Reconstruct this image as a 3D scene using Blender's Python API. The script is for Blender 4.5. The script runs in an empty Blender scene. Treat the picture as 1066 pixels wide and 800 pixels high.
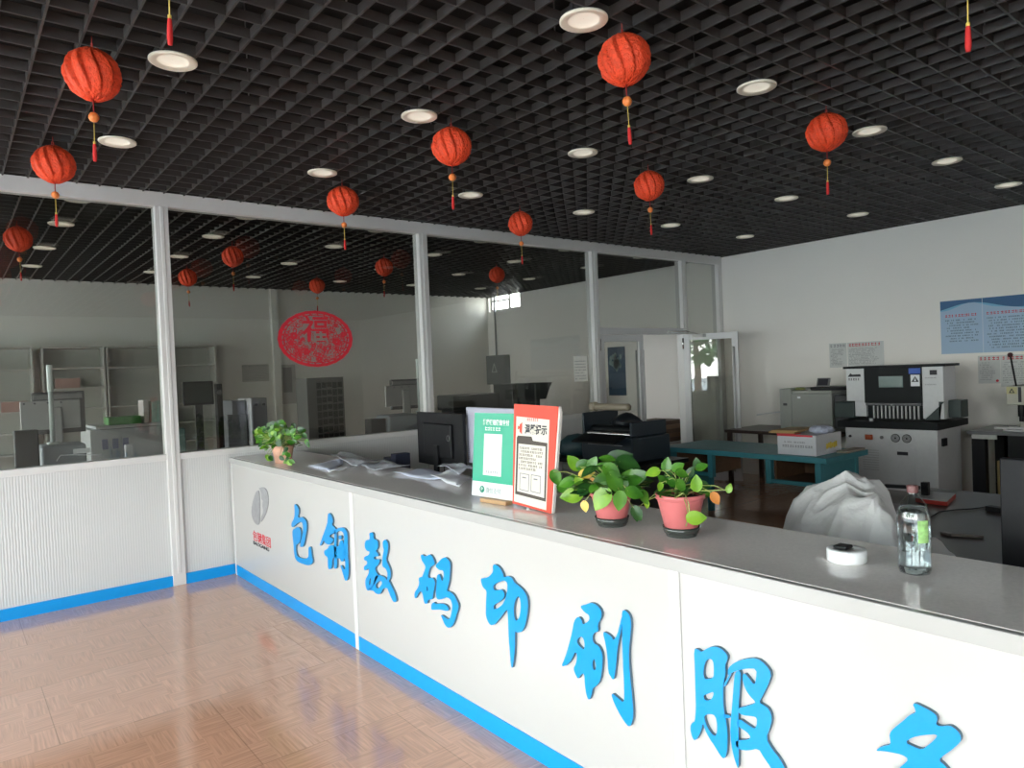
import bpy, math, random
from mathutils import Vector, Matrix, noise as mnoise
from mathutils.geometry import tessellate_polygon
random.seed(7)
C = bpy.context.scene.collection
PI = math.pi
R = math.radians

# ------------------------------------------------------------------ camera
H = 1.65
FPX = 736.44
cr = Vector((0.77889453, -0.62582677, -0.04079419))
cu = Vector((0.04397473, -0.01038761, 0.99897864))
cf = Vector((0.62561133, 0.77989291, -0.01942971))
cam = bpy.data.cameras.new('camera')
co = bpy.data.objects.new('camera', cam)
C.objects.link(co)
co.matrix_world = Matrix(((cr.x, cu.x, -cf.x, 0), (cr.y, cu.y, -cf.y, 0), (cr.z, cu.z, -cf.z, H), (0, 0, 0, 1)))
cam.sensor_width = 36
cam.lens = FPX / 1066 * 36
cam.clip_end = 200
bpy.context.scene.camera = co

def at(px, py, X=None, Y=None, Z=None):
    """where the line of sight through a point of the photo meets a plane of the room"""
    d = cf + cr * ((px - 533) / FPX) + cu * ((400 - py) / FPX)
    t = X / d.x if X is not None else Y / d.y if Y is not None else (Z - H) / d.z
    return Vector((d.x * t, d.y * t, d.z * t + H))

# ------------------------------------------------------------------ room numbers
YP, XC, XW, YB = 6.25, 1.885, 9.094, 12.077
HC, HS, HK = 3.20, 1.08, 1.003
XL, YF = -3.1, -5.4
KS = .9377
PITCH = 0.1525

# ------------------------------------------------------------------ materials
MATS = {}
def mat(name, col, rough=0.5, metal=0.0, noise=0.06, scale=25.0, bump=0.0, bscale=60.0, emit=None, spec=0.5, coat=0.0):
    if name in MATS: return MATS[name]
    m = bpy.data.materials.new(name); m.use_nodes = True
    nt = m.node_tree; b = nt.nodes['Principled BSDF']
    tc = nt.nodes.new('ShaderNodeTexCoord')
    nz = nt.nodes.new('ShaderNodeTexNoise'); nz.inputs['Scale'].default_value = scale; nz.inputs['Detail'].default_value = 3
    nt.links.new(tc.outputs['Object'], nz.inputs['Vector'])
    mr = nt.nodes.new('ShaderNodeMapRange'); mr.inputs['To Min'].default_value = 1 - noise; mr.inputs['To Max'].default_value = 1 + noise
    nt.links.new(nz.outputs['Fac'], mr.inputs['Value'])
    mx = nt.nodes.new('ShaderNodeVectorMath'); mx.operation = 'SCALE'; mx.inputs[0].default_value = col[:3]
    nt.links.new(mr.outputs[0], mx.inputs['Scale']); nt.links.new(mx.outputs[0], b.inputs['Base Color'])
    b.inputs['Roughness'].default_value = rough; b.inputs['Metallic'].default_value = metal
    b.inputs['Specular IOR Level'].default_value = spec; b.inputs['Coat Weight'].default_value = coat
    b.inputs['Coat Roughness'].default_value = 0.06
    if bump:
        n2 = nt.nodes.new('ShaderNodeTexNoise'); n2.inputs['Scale'].default_value = bscale
        nt.links.new(tc.outputs['Object'], n2.inputs['Vector'])
        bp = nt.nodes.new('ShaderNodeBump'); bp.inputs['Strength'].default_value = bump; bp.inputs['Distance'].default_value = 0.01
        nt.links.new(n2.outputs['Fac'], bp.inputs['Height']); nt.links.new(bp.outputs[0], b.inputs['Normal'])
    if emit:
        b.inputs['Emission Color'].default_value = (*col[:3], 1); b.inputs['Emission Strength'].default_value = emit
    MATS[name] = m; return m

def glass_mat(name, tint, base_r=0.045, rough=0.0):
    """thin pane: straight-through tinted light plus a mirror share that grows at grazing angles"""
    m = bpy.data.materials.new(name); m.use_nodes = True; nt = m.node_tree; nt.nodes.clear()
    out = nt.nodes.new('ShaderNodeOutputMaterial'); tr = nt.nodes.new('ShaderNodeBsdfTransparent'); tr.inputs[0].default_value = (*tint, 1)
    gl = nt.nodes.new('ShaderNodeBsdfGlossy'); gl.inputs['Roughness'].default_value = rough
    lw = nt.nodes.new('ShaderNodeLayerWeight'); lw.inputs['Blend'].default_value = 0.5
    pw = nt.nodes.new('ShaderNodeMath'); pw.operation = 'POWER'; pw.inputs[1].default_value = 5
    ma = nt.nodes.new('ShaderNodeMath'); ma.operation = 'MULTIPLY_ADD'; ma.inputs[1].default_value = 1 - base_r; ma.inputs[2].default_value = base_r
    mix = nt.nodes.new('ShaderNodeMixShader')
    nt.links.new(lw.outputs['Facing'], pw.inputs[0]); nt.links.new(pw.outputs[0], ma.inputs[0]); nt.links.new(ma.outputs[0], mix.inputs[0])
    nt.links.new(tr.outputs[0], mix.inputs[1]); nt.links.new(gl.outputs[0], mix.inputs[2]); nt.links.new(mix.outputs[0], out.inputs[0])
    return m

def floor_mat():
    m = bpy.data.materials.new('laminate_floor'); m.use_nodes = True; nt = m.node_tree; b = nt.nodes['Principled BSDF']
    tc = nt.nodes.new('ShaderNodeTexCoord')
    mp = nt.nodes.new('ShaderNodeMapping'); mp.inputs['Location'].default_value = (0.15, 0.33, 0)
    nt.links.new(tc.outputs['Object'], mp.inputs[0])
    br = nt.nodes.new('ShaderNodeTexBrick'); br.offset = 0.5
    br.inputs['Color1'].default_value = (0.61, 0.315, 0.195, 1); br.inputs['Color2'].default_value = (0.67, 0.36, 0.235, 1)
    br.inputs['Mortar'].default_value = (0.45, 0.24, 0.15, 1); br.inputs['Scale'].default_value = 1
    br.inputs['Mortar Size'].default_value = 0.0025; br.inputs['Brick Width'].default_value = 1.3; br.inputs['Row Height'].default_value = 0.83
    nt.links.new(mp.outputs[0], br.inputs[0])
    # small parquet blocks printed on the boards
    ck = nt.nodes.new('ShaderNodeTexChecker'); ck.inputs['Scale'].default_value = 4.8
    nt.links.new(mp.outputs[0], ck.inputs[0])
    grains = []
    for sc in ((3, 60, 1), (60, 3, 1)):
        m2 = nt.nodes.new('ShaderNodeMapping'); m2.inputs['Scale'].default_value = sc
        nt.links.new(tc.outputs['Object'], m2.inputs[0])
        n = nt.nodes.new('ShaderNodeTexNoise'); n.inputs['Scale'].default_value = 1.6; n.inputs['Detail'].default_value = 6; n.inputs['Distortion'].default_value = .6
        nt.links.new(m2.outputs[0], n.inputs['Vector']); grains.append(n)
    mg = nt.nodes.new('ShaderNodeMix'); mg.data_type = 'FLOAT'
    nt.links.new(ck.outputs['Fac'], mg.inputs['Factor']); nt.links.new(grains[0].outputs['Fac'], mg.inputs[2]); nt.links.new(grains[1].outputs['Fac'], mg.inputs[3])
    rp = nt.nodes.new('ShaderNodeMapRange'); rp.inputs['From Min'].default_value = .3; rp.inputs['From Max'].default_value = .7
    rp.inputs['To Min'].default_value = .8; rp.inputs['To Max'].default_value = 1.15
    nt.links.new(mg.outputs[0], rp.inputs[0])
    sc = nt.nodes.new('ShaderNodeVectorMath'); sc.operation = 'SCALE'
    nt.links.new(br.outputs['Color'], sc.inputs[0]); nt.links.new(rp.outputs[0], sc.inputs['Scale'])
    nt.links.new(sc.outputs[0], b.inputs['Base Color'])
    b.inputs['Roughness'].default_value = 0.13; b.inputs['Specular IOR Level'].default_value = 0.75
    b.inputs['Coat Weight'].default_value = 0.5; b.inputs['Coat Roughness'].default_value = 0.08
    return m

def ribbed_mat():
    m = bpy.data.materials.new('ribbed_white_panel'); m.use_nodes = True; nt = m.node_tree; b = nt.nodes['Principled BSDF']
    tc = nt.nodes.new('ShaderNodeTexCoord'); wv = nt.nodes.new('ShaderNodeTexWave'); wv.bands_direction = 'X'
    wv.inputs['Scale'].default_value = 17; wv.inputs['Distortion'].default_value = 1.2; wv.inputs['Detail'].default_value = 1
    nt.links.new(tc.outputs['Object'], wv.inputs['Vector'])
    cr_ = nt.nodes.new('ShaderNodeValToRGB'); cr_.color_ramp.elements[0].color = (.56, .56, .56, 1); cr_.color_ramp.elements[1].color = (.64, .64, .635, 1)
    cr_.color_ramp.elements[1].position = .35
    nt.links.new(wv.outputs['Fac'], cr_.inputs[0]); nt.links.new(cr_.outputs[0], b.inputs['Base Color'])
    bp = nt.nodes.new('ShaderNodeBump'); bp.inputs['Strength'].default_value = .35; bp.inputs['Distance'].default_value = .003
    nt.links.new(wv.outputs['Fac'], bp.inputs['Height']); nt.links.new(bp.outputs[0], b.inputs['Normal'])
    b.inputs['Roughness'].default_value = .35
    return m

def leaf_mat(name, c1, c2, trans=0.15):
    m = bpy.data.materials.new(name); m.use_nodes = True; nt = m.node_tree; b = nt.nodes['Principled BSDF']
    tc = nt.nodes.new('ShaderNodeTexCoord'); nz = nt.nodes.new('ShaderNodeTexNoise'); nz.inputs['Scale'].default_value = 14
    nt.links.new(tc.outputs['Object'], nz.inputs['Vector'])
    cp = nt.nodes.new('ShaderNodeValToRGB'); cp.color_ramp.elements[0].color = (*c1, 1); cp.color_ramp.elements[1].color = (*c2, 1)
    cp.color_ramp.elements[0].position = .38; cp.color_ramp.elements[1].position = .62
    nt.links.new(nz.outputs['Fac'], cp.inputs[0]); nt.links.new(cp.outputs[0], b.inputs['Base Color'])
    b.inputs['Roughness'].default_value = .35
    MATS[name] = m; return m

white_wall = mat('white_wall_paint', (.90, .865, .825), .6, noise=.015, scale=2)
grey_wall = mat('office_wall_paint', (.80, .78, .73), .6, noise=.02, scale=2)
white_alu = mat('white_aluminium', (.68, .67, .66), .3, noise=.02)
door_alu = mat('door_aluminium', (.62, .62, .63), .35, noise=.02)
blade = mat('charcoal_ceiling_blade', (.055, .05, .048), .42, noise=.15, scale=6)
black_void = mat('blackened_slab', (.008, .008, .008), .9)
blue = mat('blue_skirting', (.0, .30, .74), .35, noise=.02)
blue_letter = mat('blue_acrylic', (.0, .27, .66), .3, noise=.02)
letter_side = mat('dark_letter_edge', (.09, .16, .22), .5)
white_panel = mat('white_counter_panel', (.50, .49, .475), .28, noise=.01, coat=.2)
stone = mat('grey_polished_stone', (.88, .83, .81), .12, noise=.12, scale=90, spec=1.0)
white_edge = mat('white_counter_edge', (.43, .425, .415), .25, noise=.02)
flo = floor_mat(); rib = ribbed_mat()
pane = glass_mat('tinted_partition_glass', (.78, .79, .77), .05)
clear_pane = glass_mat('clear_window_glass', (.96, .98, .97), .04)
black = mat('black_plastic', (.008, .008, .010), .45, spec=.25)
dark = mat('dark_grey_plastic', (.045, .045, .05), .45)
midgrey = mat('mid_grey_plastic', (.2, .2, .2), .5)
lightgrey = mat('light_grey_metal', (.50, .50, .51), .4)
machine_white = mat('machine_white', (.66, .67, .69), .35)
machine_grey = mat('printer_grey', (.30, .31, .29), .5)
steel = mat('steel', (.55, .55, .55), .25, metal=1)
cream = mat('cream_plastic', (.92, .87, .73), .35, noise=.03)
paper = mat('white_paper', (.84, .86, .90), .6, noise=.03)
ink = mat('black_ink', (.03, .03, .04), .6)
grey_ink = mat('grey_ink', (.22, .22, .24), .6)
red_ink = mat('red_ink', (.62, .04, .06), .6)
red = mat('red_print', (.66, .06, .03), .5)
teal = mat('teal_paint', (.05, .25, .30), .45, noise=.15, scale=12)
dark_wood = mat('dark_wood', (.035, .018, .014), .35, noise=.2, scale=8)
brown = mat('brown_board', (.16, .085, .045), .6, noise=.25, scale=30)

# ------------------------------------------------------------------ mesh builder
ORI = {}
class MB:
    def __init__(s, M=None): s.v = []; s.f = []; s.sm = []; s.M = M
    def p(s, co):
        co = Vector(co); return (s.M @ co) if s.M else co
    def add(s, vs, fs, smooth=False):
        n = len(s.v); s.v += [s.p(v) for v in vs]; s.f += [tuple(i + n for i in f) for f in fs]; s.sm += [smooth] * len(fs); return s
    def box(s, x0, x1, y0, y1, z0, z1):
        x0, x1 = sorted((x0, x1)); y0, y1 = sorted((y0, y1)); z0, z1 = sorted((z0, z1))
        vs = [(x, y, z) for z in (z0, z1) for y in (y0, y1) for x in (x0, x1)]
        return s.add(vs, [(0, 2, 3, 1), (4, 5, 7, 6), (0, 1, 5, 4), (2, 6, 7, 3), (0, 4, 6, 2), (1, 3, 7, 5)])
    def obox(s, a, b, w, h, up=(0, 0, 1)):
        """bar from a to b"""
        a = Vector(a); b = Vector(b); d = (b - a).normalized(); u = Vector(up)
        if abs(d.dot(u)) > .99: u = Vector((1, 0, 0))
        r = d.cross(u).normalized(); u = r.cross(d)
        vs = [q + r * (i * w / 2) + u * (j * h / 2) for q in (a, b) for j in (-1, 1) for i in (-1, 1)]
        return s.add(vs, [(0, 2, 3, 1), (4, 5, 7, 6), (0, 1, 5, 4), (2, 6, 7, 3), (0, 4, 6, 2), (1, 3, 7, 5)])
    def lathe(s, prof, c=(0, 0, 0), n=24, axis='z', cap=True, rf=None):
        c = Vector(c); vs = []; fs = []
        for (r, z) in prof:
            for k in range(n):
                t = 2 * PI * k / n; rr = r * (rf(t, z) if rf else 1)
                a, b = rr * math.cos(t), rr * math.sin(t)
                vs.append(c + Vector((a, b, z) if axis == 'z' else (z, a, b) if axis == 'x' else (b, z, a)))
        for i in range(len(prof) - 1):
            for k in range(n): fs.append((i * n + k, i * n + (k + 1) % n, (i + 1) * n + (k + 1) % n, (i + 1) * n + k))
        if cap:
            fs.append(tuple(range(n - 1, -1, -1))); fs.append(tuple(range((len(prof) - 1) * n, len(prof) * n)))
        return s.add(vs, fs, True)
    def cyl(s, r, z0, z1, c=(0, 0, 0), n=20, axis='z'): 
        return s.lathe([(r * .97, z0), (r, z0 + (z1 - z0) * .03), (r, z1 - (z1 - z0) * .03), (r * .97, z1)], c, n, axis)
    def tube(s, pts, r, n=8, r1=None):
        pts = [Vector(p) for p in pts]; vs = []; fs = []; m = len(pts)
        for i, p in enumerate(pts):
            d = (pts[min(i + 1, m - 1)] - pts[max(i - 1, 0)]).normalized()
            u = Vector((0, 0, 1)) if abs(d.z) < .9 else Vector((1, 0, 0))
            a = d.cross(u).normalized(); b = d.cross(a)
            rr = r + ((r1 - r) * i / (m - 1) if r1 is not None else 0)
            for k in range(n): vs.append(p + a * (rr * math.cos(2 * PI * k / n)) + b * (rr * math.sin(2 * PI * k / n)))
        for i in range(m - 1):
            for k in range(n): fs.append((i * n + k, i * n + (k + 1) % n, (i + 1) * n + (k + 1) % n, (i + 1) * n + k))
        fs.append(tuple(range(n - 1, -1, -1))); fs.append(tuple(range((m - 1) * n, m * n)))
        return s.add(vs, fs, True)
    def prism(s, poly, holes, d0, d1):
        """polygon in local xy (with holes), solid between z=d0 and z=d1"""
        loops = [poly] + list(holes); flat = [Vector((p[0], p[1], 0)) for l in loops for p in l]
        tris = tessellate_polygon([[Vector((p[0], p[1], 0)) for p in l] for l in loops])
        n = len(flat); vs = [(p.x, p.y, d0) for p in flat] + [(p.x, p.y, d1) for p in flat]; fs = []
        for t in tris:
            a, b, c = (flat[i] for i in t)
            t = t if (b - a).cross(c - a).z > 0 else (t[0], t[2], t[1])
            fs.append((t[0] + n, t[1] + n, t[2] + n)); fs.append((t[2], t[1], t[0]))
        k = 0
        for l in loops:
            m = len(l); ar = sum(l[i][0] * l[(i + 1) % m][1] - l[(i + 1) % m][0] * l[i][1] for i in range(m))
            for i in range(m):
                a, b = k + i, k + (i + 1) % m
                q = (a, b, b + n, a + n)
                fs.append(q if (ar > 0) == (l is poly) else q[::-1])
            k += m
        return s.add(vs, fs)

def link(name, me, parent=None, origin=None):
    o = bpy.data.objects.new(name, me); C.objects.link(o)
    if parent is not None:
        o.parent = parent; org = ORI[parent.name]; ORI[o.name] = org
        me.transform(Matrix.Translation(-org))
    else:
        if origin is None:
            xs = [v.co for v in me.vertices]
            origin = Vector(((min(v.x for v in xs) + max(v.x for v in xs)) / 2, (min(v.y for v in xs) + max(v.y for v in xs)) / 2, min(v.z for v in xs)))
        origin = Vector(origin); me.transform(Matrix.Translation(-origin)); o.location = origin; ORI[o.name] = origin
    return o

def obj(name, mb, m, parent=None, bevel=0, origin=None, seg=2):
    me = bpy.data.meshes.new(name); me.from_pydata([tuple(v) for v in mb.v], [], mb.f); me.update()
    for p, sm in zip(me.polygons, mb.sm): p.use_smooth = sm
    me.materials.append(m)
    o = link(name, me, parent, origin)
    if bevel:
        bv = o.modifiers.new('bevel', 'BEVEL'); bv.width = bevel; bv.segments = seg; bv.limit_method = 'ANGLE'; bv.angle_limit = R(40)
    return o

def tag(o, label, cat, group=None):
    o['label'] = label; o['category'] = cat
    if group: o['group'] = group
    return o

def thing(name, loc, label, cat, group=None):
    o = bpy.data.objects.new(name, None); C.objects.link(o); o.location = loc; o.empty_display_size = .1
    ORI[o.name] = Vector(loc); return tag(o, label, cat, group)

def struct(name, mb, m, parent=None, bevel=0):
    o = obj(name, mb, m, parent, bevel)
    if parent is None: o['kind'] = 'structure'
    return o

def dup(o, parent=None):
    c = o.copy(); C.objects.link(c)
    if parent: c.parent = parent
    for ch in o.children: dup(ch, c)
    return c

def frame(o, r, u):
    """matrix with local x along r, local y along u, local z out of the surface"""
    r = Vector(r).normalized(); u = Vector(u).normalized(); n = r.cross(u); o = Vector(o)
    return Matrix(((r.x, u.x, n.x, o.x), (r.y, u.y, n.y, o.y), (r.z, u.z, n.z, o.z), (0, 0, 0, 1)))

def text(body, size, m, parent, name, M, x=0, y=0, depth=0.001, align='LEFT', sx=1.0, bold=0.0, z=0.0, shear=0):
    c = bpy.data.curves.new('t', 'FONT'); c.body = body; c.size = size; c.align_x = align; c.extrude = depth; c.offset = bold; c.shear = shear
    o = bpy.data.objects.new('t', c); C.objects.link(o)
    dg = bpy.context.evaluated_depsgraph_get(); me = bpy.data.meshes.new_from_object(o.evaluated_get(dg))
    bpy.data.objects.remove(o); me.name = name
    me.transform(M @ Matrix.Translation((x, y, z)) @ Matrix.Diagonal((sx, 1, 1, 1)))
    me.materials.clear(); me.materials.append(m)
    return link(name, me, parent)

def chaikin(pts, it=1):
    for _ in range(it):
        q = []
        for i in range(len(pts)):
            a, b = pts[i], pts[(i + 1) % len(pts)]
            q += [(a[0] * .75 + b[0] * .25, a[1] * .75 + b[1] * .25), (a[0] * .25 + b[0] * .75, a[1] * .25 + b[1] * .75)]
        pts = q
    return pts

def scribble(mb, x0, x1, y, h, rnd, ch=.8, z0=0, z1=.0008):
    """a row of tiny unreadable characters as small bars"""
    x = x0
    while x < x1 - h * .5:
        if rnd.random() < ch:
            w = h * rnd.uniform(.5, .95)
            mb.box(x, x + w, y, y + h * .22, z0, z1)
            mb.box(x, x + w, y + h * .6, y + h * .82, z0, z1)
            k = rnd.choice((.2, .5, .75)); mb.box(x + w * k - h * .09, x + w * k + h * .09, y, y + h, z0, z1)
        x += h * 1.12

# ------------------------------------------------------------------ the room
f = MB(); f.box(XL - .1, XW + .3, YF - .1, YB + .2, -.06, 0); fo = struct('floor', f, flo)
# wall with window on the right of the office, high up
w = MB(); w.box(XW, XW + .2, YF, 10.98, 0, 4.2); w.box(XW, XW + .2, 12.02, YB + .2, 0, 4.2); w.box(XW, XW + .2, 10.98, 12.02, 0, 2.9); w.box(XW, XW + .2, 10.98, 12.02, 3.3, 4.2)
struct('wall_right', w, white_wall)
wi = struct('window_1', MB().box(XW + .06, XW + .1, 10.98, 11.03, 2.9, 3.3).box(XW + .06, XW + .1, 11.97, 12.02, 2.9, 3.3).box(XW + .06, XW + .1, 11.03, 11.97, 2.9, 2.94).box(XW + .06, XW + .1, 11.36, 11.42, 2.94, 3.3).box(XW + .06, XW + .1, 11.42, 11.97, 3.1, 3.14), white_alu)
obj('pane', MB().box(XW + .075, XW + .081, 11.03, 11.97, 2.94, 3.3), clear_pane, wi)
struct('wall_back', MB().box(XL, XW, YB, YB + .2, 0, 4.2), grey_wall)
struct('wall_front', MB().box(XL, XW + .2, YF - .2, YF, 0, 4.2), grey_wall)
# glazed left side: piers, sill and head, then windows
w = MB(); w.box(XL - .2, XL, YF - .2, YB + .2, 3.0, 4.2); w.box(XL - .2, XL, YF - .2, YB + .2, -.06, .35)
WY = [(-5.0, -2.6), (-2.3, .1), (.4, 2.8), (3.1, 5.5), (6.7, 8.9), (9.3, 11.6)]  # last pair is an unseen office window, added to brighten the office
ys = [YF - .2] + [y for p in WY for y in p] + [YB + .2]
for i in range(0, len(ys), 2): w.box(XL - .2, XL, ys[i], ys[i + 1], .35, 3.0)
struct('wall_left', w, white_wall)
for i, (a, b) in enumerate(WY):
    fr = MB(); 
    for (p, q) in ((a, a + .06), ((a + b) / 2 - .03, (a + b) / 2 + .03), (b - .06, b)): fr.box(XL - .14, XL - .06, p, q, .35, 3.0)
    for z in (.35, 2.2, 2.94): fr.box(XL - .135, XL - .065, a, b, z, z + .06)
    wn = struct('window_%d' % (i + 2), fr, white_alu)
    obj('pane', MB().box(XL - .103, XL - .097, a + .05, b - .05, .38, 2.97), clear_pane, wn)

# ceiling: an open lattice of black blades under a blackened slab
g = MB(); GX0 = 1.613; GY0 = 2.24 - PITCH / 2
x = GX0 - PITCH * int((GX0 - XL - .02) / PITCH)
XS = []
while x < XW: XS.append(x); x += PITCH
y = GY0 - PITCH * int((GY0 - YF - .02) / PITCH)
while y < YB - .02: 
    if abs(y - YP) > .055: g.box(XL, XW, y - .005, y + .005, HC, HC + .045)
    y += PITCH
for x in XS: g.box(x - .005, x + .005, YF, YB, HC - .0004, HC + .0446)
cl = struct('ceiling', g, blade)
hg = MB()
for i in range(8):
    for j in range(9):
        hg.tube([(.2 + i * 1.22, .3 + j * 1.25, HC + .04), (.2 + i * 1.22, .3 + j * 1.25, 3.82)], .004, 5)
obj('hanger_wires', hg, mat('galvanised_wire', (.25, .25, .25), .5), cl)
struct('ceiling_slab', MB().box(XL - .2, XW + .2, YF - .2, YB + .2, 3.8, 3.9), black_void).name = 'ceiling.001'

# partition: ribbed dado, sill, posts, rail, glass
POSTS = [(-3.51, .1), (-1.04, .1), (1.436, .1), (3.909, .1), (6.41, .1), (8.19, .1), (9.045, .09)]
struct('wall_partition', MB().box(XL, 6.41, YP + .012, YP + .088, 0, HS - .05), rib)
struct('trim_1', MB().box(XL, 6.41, YP - .005, YP + .105, HS - .05, HS), white_alu, bevel=.003)
struct('trim_2', MB().box(XL, XW, YP - .01, YP + .11, HC - .105, HC + .01), white_alu, bevel=.003)
for i, (x, wd) in enumerate(POSTS):
    o = struct('trim_%d' % (i + 3), MB().box(x - wd / 2, x + wd / 2, YP - .012, YP + .112, 0, HC - .105).box(x - wd / 2 + .035, x + wd / 2 - .035, YP - .02, YP - .012, .1, HC - .105), white_alu, bevel=.004)
struct('baseboard_partition', MB().box(XL, XC, YP - .006, YP + .011, .0, .085), blue)
gl = [(-3.46, -1.09), (-.99, 1.386), (1.486, 2.30), (2.303, 3.859), (3.959, 6.36)]
for i, (a, b) in enumerate(gl):
    struct('window_%d' % (i + 8), MB().box(a, b, YP + .046, YP + .052, HS, HC - .1), pane)
DH = 2.06
struct('window_13', MB().box(6.46, 8.14, YP + .046, YP + .052, DH + .08, HC - .1), pane)
struct('window_14', MB().box(8.24, 9.0, YP + .046, YP + .052, .1, HC - .1), pane)
struct('trim_10', MB().box(6.46, 8.14, YP - .01, YP + .11, DH, DH + .08), door_alu, bevel=.003)

def door_leaf(n, hinge, end, hside):
    hx = Vector((*hinge, 0)); e = Vector((*end, 0)); L = (e - hx).length
    M = frame(hx, (e - hx), (0, 0, 1))
    fr = MB(M); fw = .085
    fr.box(0, fw, .02, DH - .01, -.022, .022); fr.box(L - fw, L, .02, DH - .01, -.022, .022)
    fr.box(fw, L - fw, DH - .01 - fw, DH - .01, -.022, .022); fr.box(fw, L - fw, .02, .14, -.022, .022)
    d = struct('door_%d' % n, fr, door_alu, bevel=.003)
    obj('pane', MB(M).box(fw, L - fw, .14, DH - .01 - fw, -.004, .004), pane, d)
    for s in (-1, 1):
        hb = MB(M); hxp = L - .055
        hb.tube([(hxp, .55, s * .06), (hxp, 1.85, s * .06)], .014, 10)
        for z in (.7, 1.7): hb.tube([(hxp, z, s * .02), (hxp, z, s * .06)], .008, 8)
        obj('handle', hb, lightgrey, d)
    obj('hinge', MB(M).cyl(.013, 1.93, 2.05, (0, 0, 0), 12) if False else MB(M).tube([(.0, 1.85, .03), (.0, 2.0, .03)], .012, 8), steel, d)
    return d
door_leaf(1, (6.485, YP + .05), (7.315, YP + .05), 1)
d2 = door_leaf(2, (8.10, YP - .03), (8.40, 5.545), 1)
obj('closer_arm', MB().tube([(7.75, YP - .03, DH + .03), (8.0, YP - .16, DH + .03), (8.2, 5.96, DH - .03)], .008, 6).box(8.13, 8.21, 5.92, 6.12, DH - .06, DH - .015), steel, d2)

# pilaster and trunking on the office back wall
struct('trim_11', MB().box(4.43, 4.55, YB - .06, YB, 0, 3.3), grey_wall)

# ------------------------------------------------------------------ counter
CY0 = -1.2
ct = thing('service_counter', (XC, 2.5, 0), 'long white service counter with grey top and blue strip along its foot', 'counter')
fp = MB(); seams = [CY0, 1.52, 3.94, YP - .02]
for a, b in zip(seams, seams[1:]): fp.box(XC, XC + .02, a + .0, b - .0, .0, HK - .045)
obj('front_panel', fp, white_panel, ct)
for (a, b) in ((1.498, 1.542), (3.918, 3.962), (YP - .05, YP - .02)):
    obj('cover_batten', MB().box(XC - .007, XC, a, b, 0, HK - .048), white_alu, ct, bevel=.002)
for a, b in ((CY0, 1.498), (1.542, 3.918), (3.962, YP - .05)):
    obj('kick_strip', MB().box(XC - .005, XC, a, b, 0.0, .085), blue, ct)
obj('white_edge', MB().box(XC - .014, XC + .012, CY0, YP - .012, HK - .047, HK), white_edge, ct, bevel=.003)
obj('stone_top', MB().box(XC + .0115, 2.47, CY0, YP - .012, HK - .04, HK + .001), stone, ct, bevel=.003)
obj('back_panel', MB().box(2.38, 2.40, CY0, YP - .02, 0, HK - .04), dark_wood, ct)

# ------------------------------------------------------------------ lettering on the counter front
def cp(px, py):
    p = at(px, py, X=XC - .0005); return (-p.y, p.z)
ML = Matrix(((0, 0, -1, XC - .0005), (-1, 0, 0, 0), (0, 1, 0, 0), (0, 0, 0, 1)))   # local x = -Y, local y = Z, local z = -X
def glyph(name, label, org, s, polys):
    mb = MB(ML); ms = MB(ML)
    for poly, holes in polys:
        cv = lambda l: [cp(org[0] + p[0] * s, org[1] + p[1] * s) for p in chaikin(l)]
        P = cv(poly); Hs = [cv(h) for h in holes]
        ms.prism(P, Hs, 0, .012); mb.prism(P, Hs, .012, .014)
    o = obj(name, ms, letter_side, None)
    tag(o, label, 'sign character', 'blue characters along the counter front')
    obj('blue_face', mb, blue_letter, o)
    return o
s1 = 84 / 747; s2 = 60 / 533
glyph('sign_character', 'blue brush-style character 包 on the counter front, nearest the round logo', (295, 520), s1, [
 ([(118,45),(130,42),(155,75),(161,118),(148,165),(170,170),(188,158),(215,180),(232,215),(233,275),(222,340),(212,400),(200,438),(178,442),(170,430),(180,380),(195,330),(200,280),(197,230),(185,205),(165,210),(140,225),(115,250),(98,258),(90,240),(95,210),(110,190),(122,150),(122,100)], []),
 ([(105,275),(125,268),(140,255),(165,258),(178,290),(180,330),(175,370),(165,400),(150,410),(135,420),(132,450),(135,490),(145,525),(170,540),(210,548),(240,545),(252,520),(250,480),(252,440),(268,435),(275,470),(280,520),(292,575),(275,600),(245,610),(210,600),(170,585),(145,570),(125,540),(115,480),(112,420),(105,370),(100,310)], [])])
glyph('sign_character', 'blue brush-style character 钢 on the counter front, between 包 and 数', (295, 520), s1, [
 ([(432,130),(445,125),(465,155),(478,200),(465,235),(480,250),(500,265),(505,290),(490,310),(470,320),(455,325),(440,345),(470,355),(480,375),(470,400),(440,420),(415,410),(400,395),(392,370),(375,410),(358,432),(355,415),(370,375),(390,320),(408,270),(425,220),(428,180)], []),
 ([(398,470),(430,455),(440,425),(480,425),(500,440),(535,430),(540,385),(560,375),(575,400),(580,440),(590,480),(585,540),(570,575),(550,570),(540,540),(520,545),(505,530),(495,540),(480,535),(470,560),(468,620),(455,645),(435,645),(430,600),(430,530),(405,520),(395,495)], [[(500,480),(515,475),(518,505),(505,512)]]),
 ([(492,300),(508,300),(512,360),(508,430),(512,520),(515,600),(508,640),(490,640),(487,600),(492,520),(488,430),(490,360)], []),
 ([(490,290),(510,270),(545,258),(580,262),(600,285),(612,320),(612,420),(615,520),(622,600),(622,680),(615,735),(600,752),(588,745),(575,700),(560,650),(545,615),(555,605),(575,640),(590,655),(592,600),(585,520),(580,420),(582,350),(575,310),(555,290),(530,290),(505,310),(495,320)], []),
 ([(530,335),(550,330),(560,350),(550,372),(532,367)], [])])
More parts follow.
